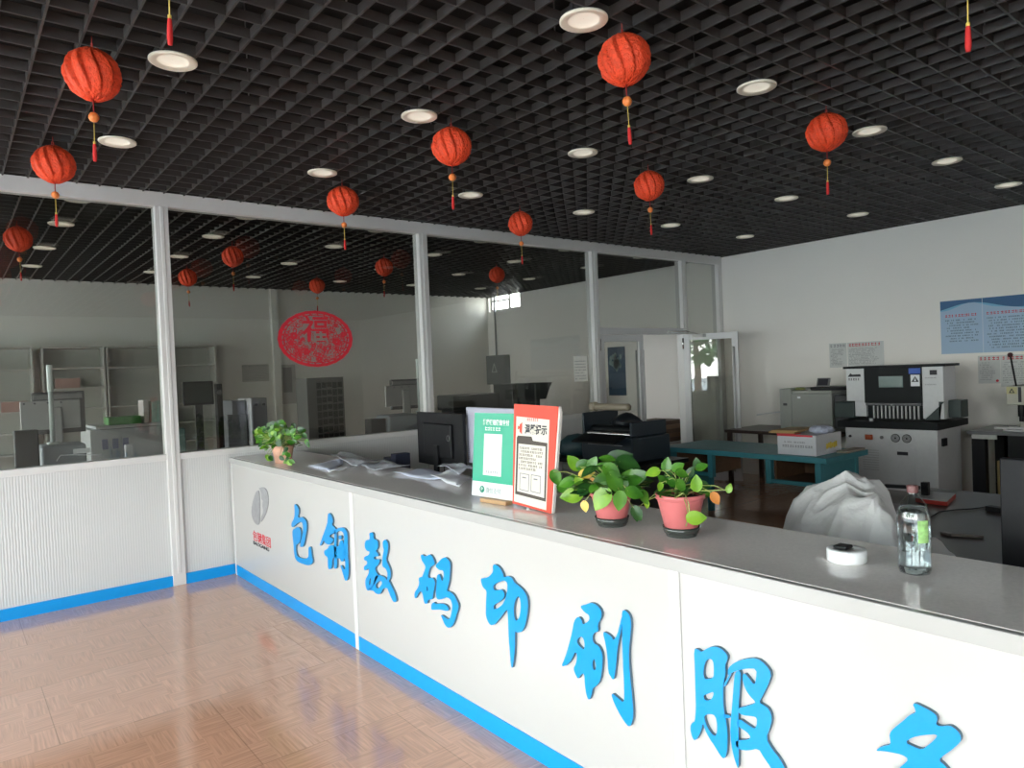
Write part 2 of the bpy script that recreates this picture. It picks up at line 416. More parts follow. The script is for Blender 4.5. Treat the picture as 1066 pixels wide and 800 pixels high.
glyph('sign_character', 'blue brush-style character 数 just right of the first white panel joint', (370, 550), s2, [
 ([(146,45),(165,35),(183,45),(187,100),(215,105),(228,130),(226,185),(205,205),(232,240),(230,258),(190,258),(190,288),(240,285),(245,300),(232,335),(205,355),(200,390),(238,440),(215,470),(195,520),(150,572),(130,575),(118,550),(110,510),(112,470),(130,440),(145,410),(143,365),(110,390),(98,380),(98,350),(130,330),(128,300),(100,295),(98,265),(130,250),(148,240),(150,210),(130,210),(110,185),(105,150),(115,110),(135,105),(150,105),(152,75)], [[(150,465),(165,450),(160,510),(148,530),(143,500)]]),
 ([(200,440),(245,430),(290,450),(310,480),(330,485),(345,520),(370,570),(390,620),(400,665),(390,682),(372,680),(350,640),(330,590),(315,550),(290,550),(270,560),(258,595),(235,610),(205,600),(190,575),(150,572),(140,560),(170,545),(190,510)], [[(210,510),(240,485),(262,485),(268,510),(245,540),(230,560),(205,545)]]),
 ([(272,125),(285,105),(300,105),(318,130),(322,180),(312,240),(300,290),(320,330),(340,380),(345,430),(335,480),(310,490),(318,450),(315,400),(300,370),(270,355),(268,310),(272,250),(285,200),(275,170)], [])])
glyph('sign_character', 'blue brush-style character 码 on the counter front, between 数 and 印', (430, 570), s2, [
 ([(90,70),(105,62),(125,80),(150,75),(175,60),(195,80),(215,120),(222,150),(200,165),(180,180),(165,220),(155,270),(175,285),(195,275),(215,295),(225,330),(215,380),(205,430),(200,475),(170,478),(155,490),(155,515),(130,520),(120,490),(115,450),(100,400),(75,410),(55,450),(40,472),(32,440),(40,405),(60,380),(80,330),(72,285),(85,270),(105,275),(115,240),(130,200),(140,175),(120,145),(98,110)], [[(145,360),(155,355),(160,380),(158,405),(148,400)]]),
 ([(225,165),(260,130),(290,95),(320,88),(350,115),(365,150),(362,230),(355,310),(340,370),(330,400),(370,410),(400,440),(420,480),(443,530),(435,580),(420,620),(405,680),(385,720),(355,742),(330,730),(310,700),(290,650),(275,620),(300,630),(330,655),(355,665),(370,630),(380,580),(385,530),(375,490),(355,465),(320,455),(290,475),(250,480),(235,460),(232,400),(240,330),(242,260),(258,240),(275,270),(285,310),(300,300),(305,250),(300,205),(270,210),(245,190)], []),
 ([(190,520),(215,500),(225,520),(290,515),(330,530),(350,565),(340,585),(310,580),(270,570),(230,572),(188,575)], [])])
glyph('sign_character', 'blue brush-style character 印 with a long thin tail on the counter front', (495, 580), 70 / 467, [
 ([(135,60),(150,45),(185,70),(205,110),(212,140),(240,128),(268,140),(285,175),(320,200),(355,235),(380,285),(380,360),(370,430),(355,490),(330,520),(300,520),(290,510),(290,600),(285,680),(278,740),(270,772),(262,740),(255,640),(248,560),(245,480),(242,400),(238,355),(210,390),(180,430),(150,465),(120,472),(100,440),(88,400),(90,330),(92,270),(95,230),(70,210),(58,180),(52,145),(85,145),(115,130),(140,100)],
  [[(138,195),(165,175),(200,165),(215,155),(240,175),(238,230),(225,290),(205,325),(170,355),(140,362),(142,330),(180,310),(212,285),(220,255),(200,220),(165,230),(142,225)], [(290,300),(315,260),(330,300),(332,360),(320,420),(300,445),(285,420),(280,360)]])])
glyph('sign_character', 'blue brush-style character 刷 with a hooked right stroke on the counter front', (580, 620), 100 / 571, [
 ([(148,60),(185,50),(215,38),(250,52),(280,90),(275,135),(255,165),(260,212),(235,215),(222,245),(230,280),(262,295),(285,345),(282,430),(270,505),(245,535),(225,545),(218,590),(203,620),(190,590),(180,530),(177,455),(155,465),(140,495),(122,460),(112,430),(128,400),(135,350),(122,325),(105,370),(75,410),(38,420),(60,370),(85,290),(105,210),(115,150),(135,122),(158,135),(165,172),(190,158),(208,140),(205,112),(180,98)],
  [[(130,270),(142,245),(165,240),(178,270),(178,320),(160,310),(140,290)], [(222,400),(235,365),(245,400),(245,440),(230,440)]]),
 ([(285,212),(310,220),(335,240),(350,265),(372,230),(390,160),(400,120),(405,140),(395,200),(380,270),(372,320),(365,400),(358,460),(350,500),(335,480),(318,450),(315,370),(305,290)], []),
 ([(400,90),(415,82),(440,105),(455,150),(450,230),(440,320),(442,420),(452,520),(462,620),(468,710),(455,765),(440,775),(415,745),(375,680),(340,600),(340,575),(370,600),(410,635),(415,600),(412,500),(405,380),(402,260),(402,160)], [])])
glyph('sign_character', 'large blue brush-style character 服 crossing the second panel joint of the counter', (710, 660), 120 / 686, [
 ([(85,85),(110,85),(130,105),(165,80),(205,68),(245,80),(285,120),(285,150),(270,180),(275,230),(262,280),(258,350),(262,440),(275,500),(285,580),(285,650),(280,710),(265,738),(245,720),(215,670),(175,610),(150,560),(140,520),(125,580),(95,632),(75,610),(62,550),(75,520),(92,520),(98,440),(95,330),(92,200)],
  [[(150,165),(175,140),(200,150),(205,200),(203,255),(180,262),(150,265),(140,230)], [(140,360),(170,350),(205,335),(200,370),(180,390),(150,390)], [(146,480),(180,468),(215,480),(225,540),(220,605),(190,590),(165,550),(150,510)]]),
 ([(330,220),(365,210),(360,300),(350,430),(350,560),(352,700),(350,800),(335,760),(315,690),(302,600),(305,500),(315,400),(322,300)], []),
 ([(288,200),(325,165),(390,143),(460,138),(510,175),(548,230),(530,290),(495,360),(472,402),(505,420),(532,442),(550,490),(540,550),(512,612),(550,680),(595,735),(628,795),(650,870),(625,890),(590,850),(545,790),(500,725),(470,672),(410,688),(350,680),(330,640),(345,625),(400,625),(428,610),(400,575),(350,545),(340,515),(360,500),(400,530),(445,560),(460,540),(462,490),(430,482),(380,478),(350,462),(348,435),(395,425),(440,410),(455,400),(420,365),(390,320),(372,250),(385,225),(410,255),(445,300),(455,270),(460,200),(400,200),(350,210),(310,225),(288,245)], []),
 ([(262,470),(300,480),(306,495),(262,492)], []), ([(262,300),(290,245),(312,225),(300,250),(270,310)], [])])
glyph('sign_character', 'blue brush-style character 务 cut off at the bottom right, farthest from the logo', (910, 725), 100 / 1066, [
 ([(450,70),(490,65),(560,100),(640,140),(710,190),(728,240),(705,295),(760,320),(860,305),(920,340),(975,400),(990,460),(960,510),(880,580),(790,640),(740,690),(800,740),(850,800),(920,850),(1000,900),(1040,1000),(1020,1150),(960,1300),(870,1380),(820,1300),(760,1250),(850,1240),(900,1100),(890,980),(810,930),(700,930),(640,1050),(540,1200),(420,1300),(330,1340),(420,1220),(520,1080),(570,950),(400,980),(250,960),(150,900),(230,850),(290,790),(350,740),(410,680),(340,630),(220,605),(120,590),(45,590),(70,560),(130,535),(210,520),(205,470),(195,400),(240,340),(330,270),(420,190),(490,165),(480,120)],
  [[(360,495),(450,435),(580,410),(735,402),(700,460),(620,530),(555,575),(480,550)]])])

# round logo with its two lines of characters
def cpoly(l, org, s): return [cp(org[0] + p[0] * s, org[1] + p[1] * s) for p in chaikin(l)]
lo = (250, 495)
mb = MB(ML)
for l in ([(160,140),(178,145),(186,230),(188,330),(186,430),(175,462),(150,455),(125,420),(110,370),(108,320),(118,250),(140,180)],
          [(172,120),(215,108),(245,130),(262,180),(266,250),(255,320),(232,380),(200,430),(194,432),(196,390),(215,350),(215,320),(208,270),(215,230),(200,225),(198,170),(190,135)]):
    mb.prism(cpoly(l, lo, s2), [], 0, .004)
lg = tag(obj('company_logo', mb, mat('brushed_grey_logo', (.30, .30, .31), .4, noise=.25, scale=30)), 'grey round split-leaf logo above red and black lettering at the far end of the counter', 'logo')
pl = at(264, 560, X=XC); pr_ = at(283, 560, X=XC); wl = pl.y - pr_.y
M = frame((XC - .001, pl.y, at(264, 566, X=XC).z), (0, -1, 0), (0, 0, 1))
t = text('包钢集团', .088, red_ink, lg, 'red_lettering', M, x=-.01, y=.035, depth=.002, sx=wl / .36)
t['label'] = 'red lettering'
t = text('BAOGANG', .04, ink, lg, 'black_lettering', M, x=-.01, y=-.005, depth=.002, sx=wl / .23)
t['label'] = 'small black lettering'

# ------------------------------------------------------------------ ceiling downlights
def lat(mb, prof, n=28): mb.lathe(prof, n=n, cap=False); return mb
dl = thing('ceiling_downlight', (0, 0, 0), '', 'ceiling light')
ring = MB(); ring.lathe([(.070, .004), (.102, -.004), (.108, .0), (.108, .008), (.07, .012)], n=32, cap=False)
obj('rim', ring, cream, dl)
obj('reflector', MB().lathe([(.074, .003), (.060, .009), (.04, .0105), (.001, .0108)], n=32, cap=False), mat('reflector_added_glow', (.85, .80, .68), .3, emit=.16), dl)  # lamps are off; faint glow added to keep the dish bright cream
obj('driver_box', MB().box(-.03, .05, -.02, .02, .05, .085).box(-.075, -.068, -.01, .01, .01, .06).box(.068, .075, -.01, .01, .01, .06), dark, dl)
LX = [.92, 2.285, 3.65, 5.03, 6.38, 7.83]
LYf = [(2.235, 'front row, nearest the camera'), (3.63, 'middle row'), (5.02, 'row nearest the glass partition')]
LYo = [(6.71, 'office row right behind the glass'), (7.78, 'second office row behind the glass'), (9.18, 'third office row behind the glass'), (10.58, 'last office row by the back wall')]
ordn = ['first', 'second', 'third', 'fourth', 'fifth', 'sixth']
first = True
for j, (yy, rl) in enumerate(LYf + LYo + [(.85, 'row overhead, seen only in the glass')]):
    for i, xx in enumerate(LX):
        if yy == .85 and xx > 3: continue
        if j == 0 and i == 0: continue
        o = dl if first else dup(dl); first = False
        o.location = (xx, yy, HC - .0135)
        tag(o, 'white round downlight, %s from the left in the %s' % (ordn[i], rl), 'ceiling light', 'round downlights in the black lattice ceiling')

# ------------------------------------------------------------------ paper lanterns
lan_red = mat('red_honeycomb_paper', (.88, .075, .02), .6, noise=.35, scale=45, bump=.9, bscale=75)
lan = thing('paper_lantern', (0, 0, 0), '', 'paper lantern')
def lantern_body():
    mb = MB(); NL = 11; nt_ = 108; nz = 18; vs = []; fs = []
    for i in range(nz + 1):
        a = PI * i / nz; z = .108 * math.cos(a) * (1 - .06 * math.sin(a)); r0 = .122 * math.sin(a) ** .8 if 0 < i < nz else .004
        for k in range(nt_):
            t = 2 * PI * k / nt_; fr_ = (NL * t / (2 * PI) + .55 * math.cos(a)) % 1.0; lobe = (fr_ ** .45) if fr_ < .9 else (1 - fr_) / .1 * .954
            cell = 1 + .022 * math.cos(a * 15 + (PI if (int(k * 36 / nt_) % 2) else 0)) * math.sin(a)
            r = r0 * (.74 + .28 * lobe) * cell
            vs.append((r * math.cos(t), r * math.sin(t), z + .012 * (1 - lobe) * math.cos(a)))
    for i in range(nz):
        for k in range(nt_): fs.append((i * nt_ + k, (i + 1) * nt_ + k, (i + 1) * nt_ + (k + 1) % nt_, i * nt_ + (k + 1) % nt_))
    mb.add(vs, fs, True); return mb
obj('lantern_body', lantern_body(), lan_red, lan)
hk = MB(); hk.tube([(0, 0, .105), (0, 0, .17)], .0022, 6); hk.tube([(-.006, 0, .105), (-.005, 0, .135), (.006, 0, .14), (.006, 0, .105)], .003, 6)
obj('hanging_string', hk, mat('red_string', (.45, .05, .04), .7), lan)
obj('cord', MB().tube([(0, 0, -.105), (0, 0, -.165)], .0028, 6), mat('dark_red_cord', (.38, .02, .02), .7), lan)
obj('bead', MB().lathe([(.003, -.022), (.014, -.018), (.021, -.006), (.021, .006), (.014, .018), (.003, .022)], (0, 0, -.187), 14, rf=lambda t, z: 1 + .1 * math.cos(8 * t)), mat('orange_bead', (.85, .25, .06), .4, noise=.4, scale=80), lan)
obj('yellow_cord', MB().tube([(0, 0, -.208), (0, 0, -.30)], .002, 6).cyl(.006, -.305, -.295, n=8), mat('yellow_cord', (.72, .55, .12), .6), lan)
obj('tassel', MB().lathe([(.003, -.30), (.006, -.31), (.0075, -.34), (.008, -.365), (.006, -.382)], n=12, rf=lambda t, z: 1 + .15 * math.cos(6 * t)), mat('red_tassel', (.68, .03, .03), .8), lan)
LN = [((.575, 3.6), 'upper left, largest lantern in view'), ((.59, 5.17), 'left edge, hanging just in front of the white top rail'), ((2.47, 2.17), 'top centre-right, with a plain tassel against the ceiling'),
      ((2.49, 3.6), 'centre, below and right of the second downlight row'), ((2.515, 5.17), 'in front of the rail above the red paper-cut window disc'), ((4.33, 5.17), 'in front of the rail, smallest in the front room'),
      ((4.33, 3.6), 'right of centre, between two downlights'), ((4.305, 2.17), 'right side, farthest right of the whole lanterns'), ((.575, 2.25), 'mostly above the frame, tassel tip at top left'), ((2.49, .80), 'mostly above the frame, long tassel at top right'),
      ((.589, 7.88), 'behind the glass at far left'), ((2.56, 8.05), 'behind the glass above the monitors'), ((2.55, 9.88), 'behind the glass, just above the notice on the back wall'),
      ((4.46, 8.08), 'behind the glass above the silver computer by the post'), ((4.43, 10.1), 'behind the glass right above the red paper-cut disc'), ((6.3, 8.1), 'behind the glass right of the tall post near the small window'),
      ((4.33, .75), 'above the frame on the right'), ((.575, 9.88), 'far behind the glass on the left')]
first = True
for (xy, lb) in LN:
    if xy in ((4.33, .75), (.575, 9.88)): continue
    o = lan if first else dup(lan); first = False
    o.location = (*xy, 3.037 if xy != (2.49, .80) else 2.95); o.rotation_euler.z = random.uniform(0, 6)
    if xy == (2.49, .80): o.scale = (1, 1, 1)
    rr = random.uniform(.96, 1.04) if xy[1] < 6 else .95
    o.scale = (rr, rr, 1)
    o.rotation_euler.x = random.uniform(-.03, .03); o.rotation_euler.y = random.uniform(-.03, .03)
    tag(o, 'red paper lantern ' + lb, 'paper lantern', 'red paper lanterns hanging from the lattice ceiling')

# ------------------------------------------------------------------ red paper-cut disc on the glass
fu_red = mat('red_papercut', (.72, .02, .045), .55, noise=.15)
MF = frame((2.73, YP + .044, 2.018), (1, 0, 0), (0, 0, 1))
rx, rz = .366, .262
mb = MB(MF)
def ell(k, n=72, wob=0): return [(rx * k * math.cos(2 * PI * i / n) * (1 + wob * math.cos(2 * PI * i / n * 24)), rz * k * math.sin(2 * PI * i / n) * (1 + wob * math.cos(2 * PI * i / n * 24))) for i in range(n)]
mb.prism(ell(1, wob=.008), [ell(.90)], -.0008, 0); mb.prism(ell(.865), [ell(.835)], -.0008, 0)
rnd = random.Random(5)
for i in range(30):
    a = 2 * PI * i / 30; mb.obox((rx * .83 * math.cos(a), rz * .83 * math.sin(a), -.0004), (rx * .91 * math.cos(a + .06), rz * .91 * math.sin(a + .06), -.0004), .014, .0008)
def curl(cx, cy, r, a0, sw, wd):
    pts = [(cx + r * (1 - .75 * t) * math.cos(a0 + sw * t), cy + r * (1 - .75 * t) * math.sin(a0 + sw * t)) for t in [k / 9 for k in range(10)]]
    zq = rnd.uniform(-.0002, .0016)
    for k in range(9): mb.obox((*pts[k], zq), (*pts[k + 1], zq), wd, .0006)
for i in range(560):
    a = rnd.uniform(0, 2 * PI); k = math.sqrt(rnd.uniform(.02, .68))
    x_, y_ = rx * k * math.cos(a), rz * k * math.sin(a)
    if -.12 < x_ < .115 and -.03 < y_ < .24: continue
    if abs(x_) < .24 and .02 < y_ and rnd.random() < .45: continue
    curl(x_, y_, rnd.uniform(.012, .028), rnd.uniform(0, 6), rnd.choice((-1, 1)) * rnd.uniform(3.5, 6), rnd.uniform(.004, .0075))
for (x_, y_, r_) in ((-.215, .03, .036), (-.10, -.12, .034), (.20, -.03, .04), (.27, .04, .03), (.02, -.19, .03), (-.25, -.04, .025)):
    for q in range(6):
        a = q * PI / 3; mb.prism([(x_ + math.cos(a) * r_ * .55 + r_ * .42 * math.cos(t * PI / 4), y_ + math.sin(a) * r_ * .55 + r_ * .42 * math.sin(t * PI / 4)) for t in range(8)], [], .0015 + q * .0002, .0021 + q * .0002)
dk = tag(obj('papercut_disc', mb, fu_red), 'red oval paper-cut window decoration with the character 福 stuck on the glass', 'window decoration')
t = text('福', .26, fu_red, dk, 'fu_character', MF, x=-.135, y=-.005, depth=.0006, bold=.0045, z=.0035, sx=1.03); t['label'] = 'solid red character 福'

# ------------------------------------------------------------------ posters on the right wall
def poster(name, label, y0, y1, z0, z1, base_mat, body):
    """y0 = left edge seen from the room (larger y)"""
    M = frame((XW - .003, y0, z0), (0, -1, 0), (0, 0, 1))
    o = tag(obj(name, MB(M).box(0, y0 - y1, 0, z1 - z0, -.002, 0), base_mat), label, 'poster')
    body(o, M, y0 - y1, z1 - z0); return o
banner_blue = mat('pale_blue_banner', (.36, .50, .68), .45, noise=.05, scale=3); navy = mat('navy_print', (.03, .12, .28), .5); skyb = mat('sky_print', (.18, .45, .66), .5)
rp_ = random.Random(3)
def banner(o, M, W, Hh):
    n = 24; wave = lambda u: Hh - .085 - .045 * math.sin(u / W * 9.2 + 2.6) 
    top = [(W * k / n, Hh - .002) for k in range(n, -1, -1)]; low = [(W * k / n, wave(W * k / n)) for k in range(n + 1)]
    obj('wave_header', MB(M).prism(low + top, [], 0, .001), navy, o)
    l2 = [(W * k / n, wave(W * k / n) - .012 - .014 * math.sin(k * .9)) for k in range(n + 1)]
    obj('wave_line', MB(M).prism(l2 + low[::-1], [], 0, .0006), skyb, o)
    for a, b in ((.05, .38), (.47, .96), (1.0, 1.4)):
        tx = MB(M); hd = MB(M)
        scribble(hd, a, min(b, W - .03), Hh - .19, .03, rp_, .97)
        for r in range(12):
            if a < .1 and r > 8: break
            scribble(tx, a + .02 * (r % 3), min(b, W - .03) - (.05 if r % 4 == 3 else 0), Hh - .235 - r * .03, .014, rp_, .75)
        obj('heading', hd, red_ink, o); obj('text_rows', tx, ink, o)
    obj('fold_seam', MB(M).box(.425, .43, 0, Hh, 0, .0012), mat('pale_seam', (.6, .65, .75), .5), o)
poster('rules_banner', 'wide pale blue wall banner with navy wave header high on the right wall', 3.30, 1.9, 1.632, 2.245, banner_blue, banner)
def notice(hcol, rows, split=False):
    def fn(o, M, W, Hh):
        hd = MB(M); scribble(hd, .02, W - .01, Hh - .05, .036, rp_, 1); obj('heading', hd, hcol, o)
        tx = MB(M)
        for r in range(rows): scribble(tx, .02 if r % 3 else .04, W - .03 - .1 * rp_.random(), Hh - .085 - r * (Hh - .1) / rows, .011, rp_, .8)
        obj('text_rows', tx, grey_ink, o)
        if split: obj('seal_stamp', MB(M).cyl(.014, 0, .001, (W - .03, .03, 0), 16), red_ink, o)
    return fn
paper_g = mat('grey_white_paper', (.62, .63, .62), .5, noise=.05)
poster('wall_notice', 'plain white notice sheet left of the red-titled sheet above the printer', 4.64, 4.41, 1.513, 1.828, paper_g, notice(grey_ink, 12))
poster('wall_notice', 'white sheet with red title on the wall above the paper cutter', 4.40, 3.95, 1.515, 1.828, paper_g, notice(red_ink, 11))
poster('wall_notice', 'grey-white sheet with red title and stamp below the blue banner', 2.93, 2.715, 1.285, 1.597, paper_g, notice(red_ink, 9, True))
poster('wall_notice', 'long white sheet with red title behind the black machine lever', 2.712, 2.2, 1.25, 1.597, paper_g, notice(red_ink, 10))

# ------------------------------------------------------------------ QR stand on the counter
def lean_frame(a, b, z, lean): 
    r = Vector((b[0] - a[0], b[1] - a[1], 0)); r.normalize(); u = Vector((-r.y, r.x, 0)) * -1  # away from viewer placeholder
    n = Vector((r.y, -r.x, 0)); 
    if n.x > 0: n = -n
    up = (Vector((0, 0, 1)) * math.cos(lean) - n * math.sin(lean)); return frame((a[0], a[1], z), r, up)
green = mat('payment_green', (.0, .35, .21), .35, noise=.02); cream_p = mat('cream_card', (.66, .61, .53), .4, noise=.02)
zb = HK + .022
qs = thing('payment_stand', (2.24 * KS, 2.92 * KS, HK + .001), 'green and white scan-to-pay card standing at the left of the red-framed notice', 'sign stand')
A = lean_frame((2.205 * KS, 3.135 * KS), (2.235 * KS, 2.812 * KS), zb, .10) @ Matrix.Scale(KS, 4)
Wg = .322; Hg = .445
g0 = MB(A).prism([(0, -.0), (Wg, -.0), (Wg, Hg), (.0, Hg)], [], -.004, 0)
obj('card', g0, green, qs)
obj('white_footer', MB(A).box(0, Wg, 0, .078, 0, .0008), mat('glossy_white_card', (.64, .65, .66), .3), qs)
obj('blank_code_square', MB(A).box(.085, .225, .115, .335, 0, .001), mat('glossy_white_card', (0, 0, 0)), qs)
t = text('推荐使用微信支付', .031, mat('white_print', (.72, .74, .73), .4), qs, 'white_heading', A, x=.072, y=.385, depth=.0006, bold=.001, z=.0005, sx=.82)
sb = MB(A); scribble(sb, .09, .225, .353, .019, rp_, 1, 0, .0008); obj('white_subtitle', sb, MATS['white_print'], qs)
sb = MB(A); scribble(sb, .11, .205, .128, .012, rp_, 1, .001, .0018); obj('grey_caption', sb, grey_ink, qs)
lgm = MB(A); lgm.lathe([(.0185, .0008), (.0185, .0016), (.0, .0016)], (.082, .038, 0), 20, cap=False); obj('round_mark', lgm, mat('deep_green_print', (.01, .25, .15), .4), qs)
t = text('P', .028, MATS['white_print'], qs, 'mark_letter', A, x=.074, y=.029, depth=.0005, z=.002)
t = text('微信支付', .034, mat('soft_grey_print', (.30, .38, .36), .5), qs, 'footer_lettering', A, x=.112, y=.024, depth=.0006, z=.0012, sx=.85)
obj('wooden_foot', MB().obox((2.205 * KS, 3.03 * KS, HK + .012), (2.225 * KS, 2.835 * KS, HK + .012), .05, .020), mat('pale_wood', (.50, .30, .15), .5, noise=.2, scale=30), qs, bevel=.002)

rs = thing('notice_stand', (2.24 * KS, 2.66 * KS, HK + .001), 'red-framed cream notice card titled 温馨提示 standing on the counter', 'sign stand')
B = lean_frame((2.222 * KS, 2.806 * KS), (2.214 * KS, 2.505 * KS), HK + .014, .09) @ Matrix.Scale(KS, 4)
Wr, Hr = .302, .497
bd = MB(B).prism([(0, 0), (Wr, -.012), (Wr + .03, Hr + .0), (-.012, Hr + .008)], [], -.004, 0)
obj('red_card', bd, red, rs)
obj('cream_sheet', MB(B).prism([(.012, .012), (Wr - .035, .0), (Wr - .03, Hr - .065), (.012, Hr - .055)], [], 0, .0008), cream_p, rs)
sb = MB(B); scribble(sb, .10, .19, Hr - .075, .014, rp_, 1, .0008, .0014); obj('red_title', sb, red_ink, rs)
text('温馨提示', .050, ink, rs, 'black_heading', B, x=.085, y=Hr - .135, depth=.0006, z=.001, sx=.86, bold=.0016)
obj('horn_icon', MB(B).prism([(.028, .375), (.042, .381), (.042, .365), (.062, .353), (.062, .413), (.042, .401), (.042, .391), (.028, .395)], [], .0008, .0016), red, rs)
cb = MB(B); cb.prism([(.022, .05), (.262, .04), (.262, .32), (.15, .325), (.14, .345), (.03, .345), (.022, .335)], [[(.036, .066), (.036, .305), (.25, .303), (.25, .056)]], .0008, .0016); cb.prism([(.03, .305), (.14, .305), (.14, .345), (.03, .345)], [], .0008, .0015)
obj('clipboard_outline', cb, mat('dark_brown_print', (.07, .055, .045), .6), rs)
sb = MB(B)
for r in range(7): scribble(sb, .045 if r not in (1, 4) else .06, .235 - (.06 if r in (3, 6) else 0), .28 - r * .017, .011, rp_, .92, .0008, .0014)
obj('text_rows', sb, MATS['dark_brown_print'], rs)
rc = MB(B)
for x0 in (.055, .145):
    rc.prism([(x0, .075), (x0 + .075, .072), (x0 + .075, .158), (x0, .16)], [[(x0 + .004, .079), (x0 + .004, .156), (x0 + .071, .154), (x0 + .071, .076)]], .0008, .0014); rc.box(x0 + .02, x0 + .05, .135, .142, .0008, .0014)
obj('receipt_boxes', rc, grey_ink, rs)
obj('side_fold', MB(B).prism([(Wr, -.012), (Wr + .006, -.006), (Wr + .04, Hr - .03), (Wr + .03, Hr)], [], -.02, -.004), mat('pale_card_back', (.75, .7, .66), .5), rs)
obj('back_prop', MB(B).obox((.15, .3, -.006), (.15, .008, -.075), .06, .004, (0, 0, 1)) , MATS['pale_card_back'], rs)

# ------------------------------------------------------------------ plants
g1 = leaf_mat('pothos_green', (.03, .13, .01), (.085, .25, .022)); g2 = leaf_mat('pothos_light', (.13, .31, .018), (.24, .43, .035)); g3 = leaf_mat('pothos_dark', (.010, .055, .012), (.03, .11, .018)); gy = leaf_mat('leaf_yellow', (.75, .55, .06), (.85, .62, .2)); go = leaf_mat('leaf_orange', (.65, .25, .06), (.8, .4, .12))
def leaf(mb, c, L, up, nrm, cup=.25, W=.74):
    """heart-shaped leaf: c = centre, up = tip direction, nrm = face normal"""
    up = Vector(up).normalized(); nrm = Vector(nrm); nrm = (nrm - up * nrm.dot(up)).normalized(); sd = up.cross(nrm)
    rows = [(-.5, .0), (-.47, .22), (-.36, .43), (-.18, .5), (.03, .46), (.22, .33), (.38, .16), (.5, 0)]
    vs = []; fs = []
    for t, w_ in rows:
        w_ *= W
        for k in (-1, -.5, 0, .5, 1):
            x_ = k * w_; notch = -.06 if (k == 0 and t < -.4) else 0
            z_ = cup * abs(x_) * .55 - .35 * cup * (t * t)
            tt = t + (.0 if t > -.4 else abs(k) * -.07)
            vs.append(Vector(c) + up * (L * (tt - notch)) + sd * (L * x_) + nrm * (L * z_))
    for i in range(len(rows) - 1):
        for k in range(4): fs.append((i * 5 + k, i * 5 + k + 1, (i + 1) * 5 + k + 1, (i + 1) * 5 + k))
    mb.add(vs, fs, True)
def plant(th, pot_c, leaves, extra, spread, h, L, mats, seed):
    rnd = random.Random(seed); mbs = {k: MB() for k in ('g1', 'g2', 'g3', 'gy', 'go')}; st = MB()
    pc = Vector(pot_c)
    for (px, py, sz, kind, dx, tip) in leaves:
        c = at(px, py, X=pot_c[0] + dx)
        L_ = sz / FPX * (c - Vector((0, 0, H))).dot(cf) * 1.1
        a = R(tip); up = cr * math.cos(a) + cu * math.sin(a) + cf * rnd.uniform(-.25, .1)
        nr = -cf + Vector((0, 0, rnd.uniform(.1, .8))) + cr * rnd.uniform(-.5, .4)
        leaf(mbs[kind], c, L_, up, nr, rnd.uniform(.15, .4))
        base = pc + Vector((rnd.uniform(-.03, .03), rnd.uniform(-.03, .03), 0)); tail = c - up.normalized() * L_ * .42
        mid = (base + tail) / 2 + Vector((0, 0, min(.03, .25 * (tail - base).length)))
        st.tube([base, (base + mid) / 2 + Vector((0, 0, .01)), mid, (mid + tail) / 2 + Vector((0, 0, .01)), tail], .0022, 5, .0014)
    for i in range(extra):
        a = rnd.uniform(0, 2 * PI); rr = spread * math.sqrt(rnd.random()); z_ = h * (1 - (rr / spread) ** 2 * .8) * rnd.uniform(.25, 1)
        c = pc + Vector((rr * math.cos(a), rr * math.sin(a), z_)); out = Vector((math.cos(a), math.sin(a), rnd.uniform(-.7, .4)))
        leaf(mbs[rnd.choice(mats)], c, L * rnd.uniform(.7, 1.2), out, Vector((-out.x * .3, -out.y * .3, 1)) + Vector((rnd.uniform(-.5, .2), rnd.uniform(-.6, .2), 0)), rnd.uniform(.1, .4))
        if i % 2 == 0: st.tube([pc + Vector((0, 0, -.01)), (pc + c) / 2 + Vector((0, 0, .02)), c], .0018, 4)
    names = {'g1': ('foliage', g1), 'g2': ('pale_foliage', g2), 'g3': ('dark_foliage', g3), 'gy': ('yellowed_leaves', gy), 'go': ('withered_leaves', go)}
    for k, m_ in mbs.items():
        if m_.v:
            o = obj(names[k][0], m_, names[k][1], th)
            if k == 'gy': o['label'] = 'yellowed leaves'
            if k == 'go': o['label'] = 'withered orange leaf'
    obj('stems', st, mat('pale_stem', (.30, .36, .10), .5), th)
pink = mat('pink_plastic_pot', (.62, .17, .17), .35, noise=.05); saucer_m = mat('smoked_clear_saucer', (.05, .055, .05), .15); soil = mat('dark_soil', (.035, .022, .015), .9, bump=.8)
def pot(th, c, r0, r1, h, m_, sauc=True):
    c = Vector(c)
    zz = .012 if sauc else 0
    obj('pot', MB().lathe([(r0 * .9, zz), (r0, zz + .004), (r1 * .93, h * .86), (r1 * .94, h * .88), (r1, h * .89), (r1 * 1.01, h * .98), (r1 * .99, h), (r1 * .93, h), (r1 * .88, h * .86), (.001, h * .85)], c, 36, cap=False), m_, th)
    obj('soil', MB().lathe([(r1 * .9, h * .9), (r1 * .5, h * .915), (.001, h * .92)], c, 24, cap=False), soil, th)
    if sauc: obj('saucer', MB().lathe([(.001, 0), (r0 * .98, 0), (r0 * 1.0, .004), (r0 * 1.17, .036), (r0 * 1.21, .036), (r0 * 1.1, .012), (.001, .010)], c, 32, cap=False), saucer_m, th)
zt = HK + .0015
c2 = at(702.5, 556, Z=zt); c2 = Vector((2.28 * KS, 1.795 * KS, zt))
p2 = thing('potted_pothos', c2, 'pothos in pink plastic pot nearest the camera, one leaf hanging down its front', 'potted plant', 'pothos plants in pink pots on the counter')
pot(p2, c2, .058, .092, .158, pink)
o2 = (650, 460); k2 = 1 / 7.275
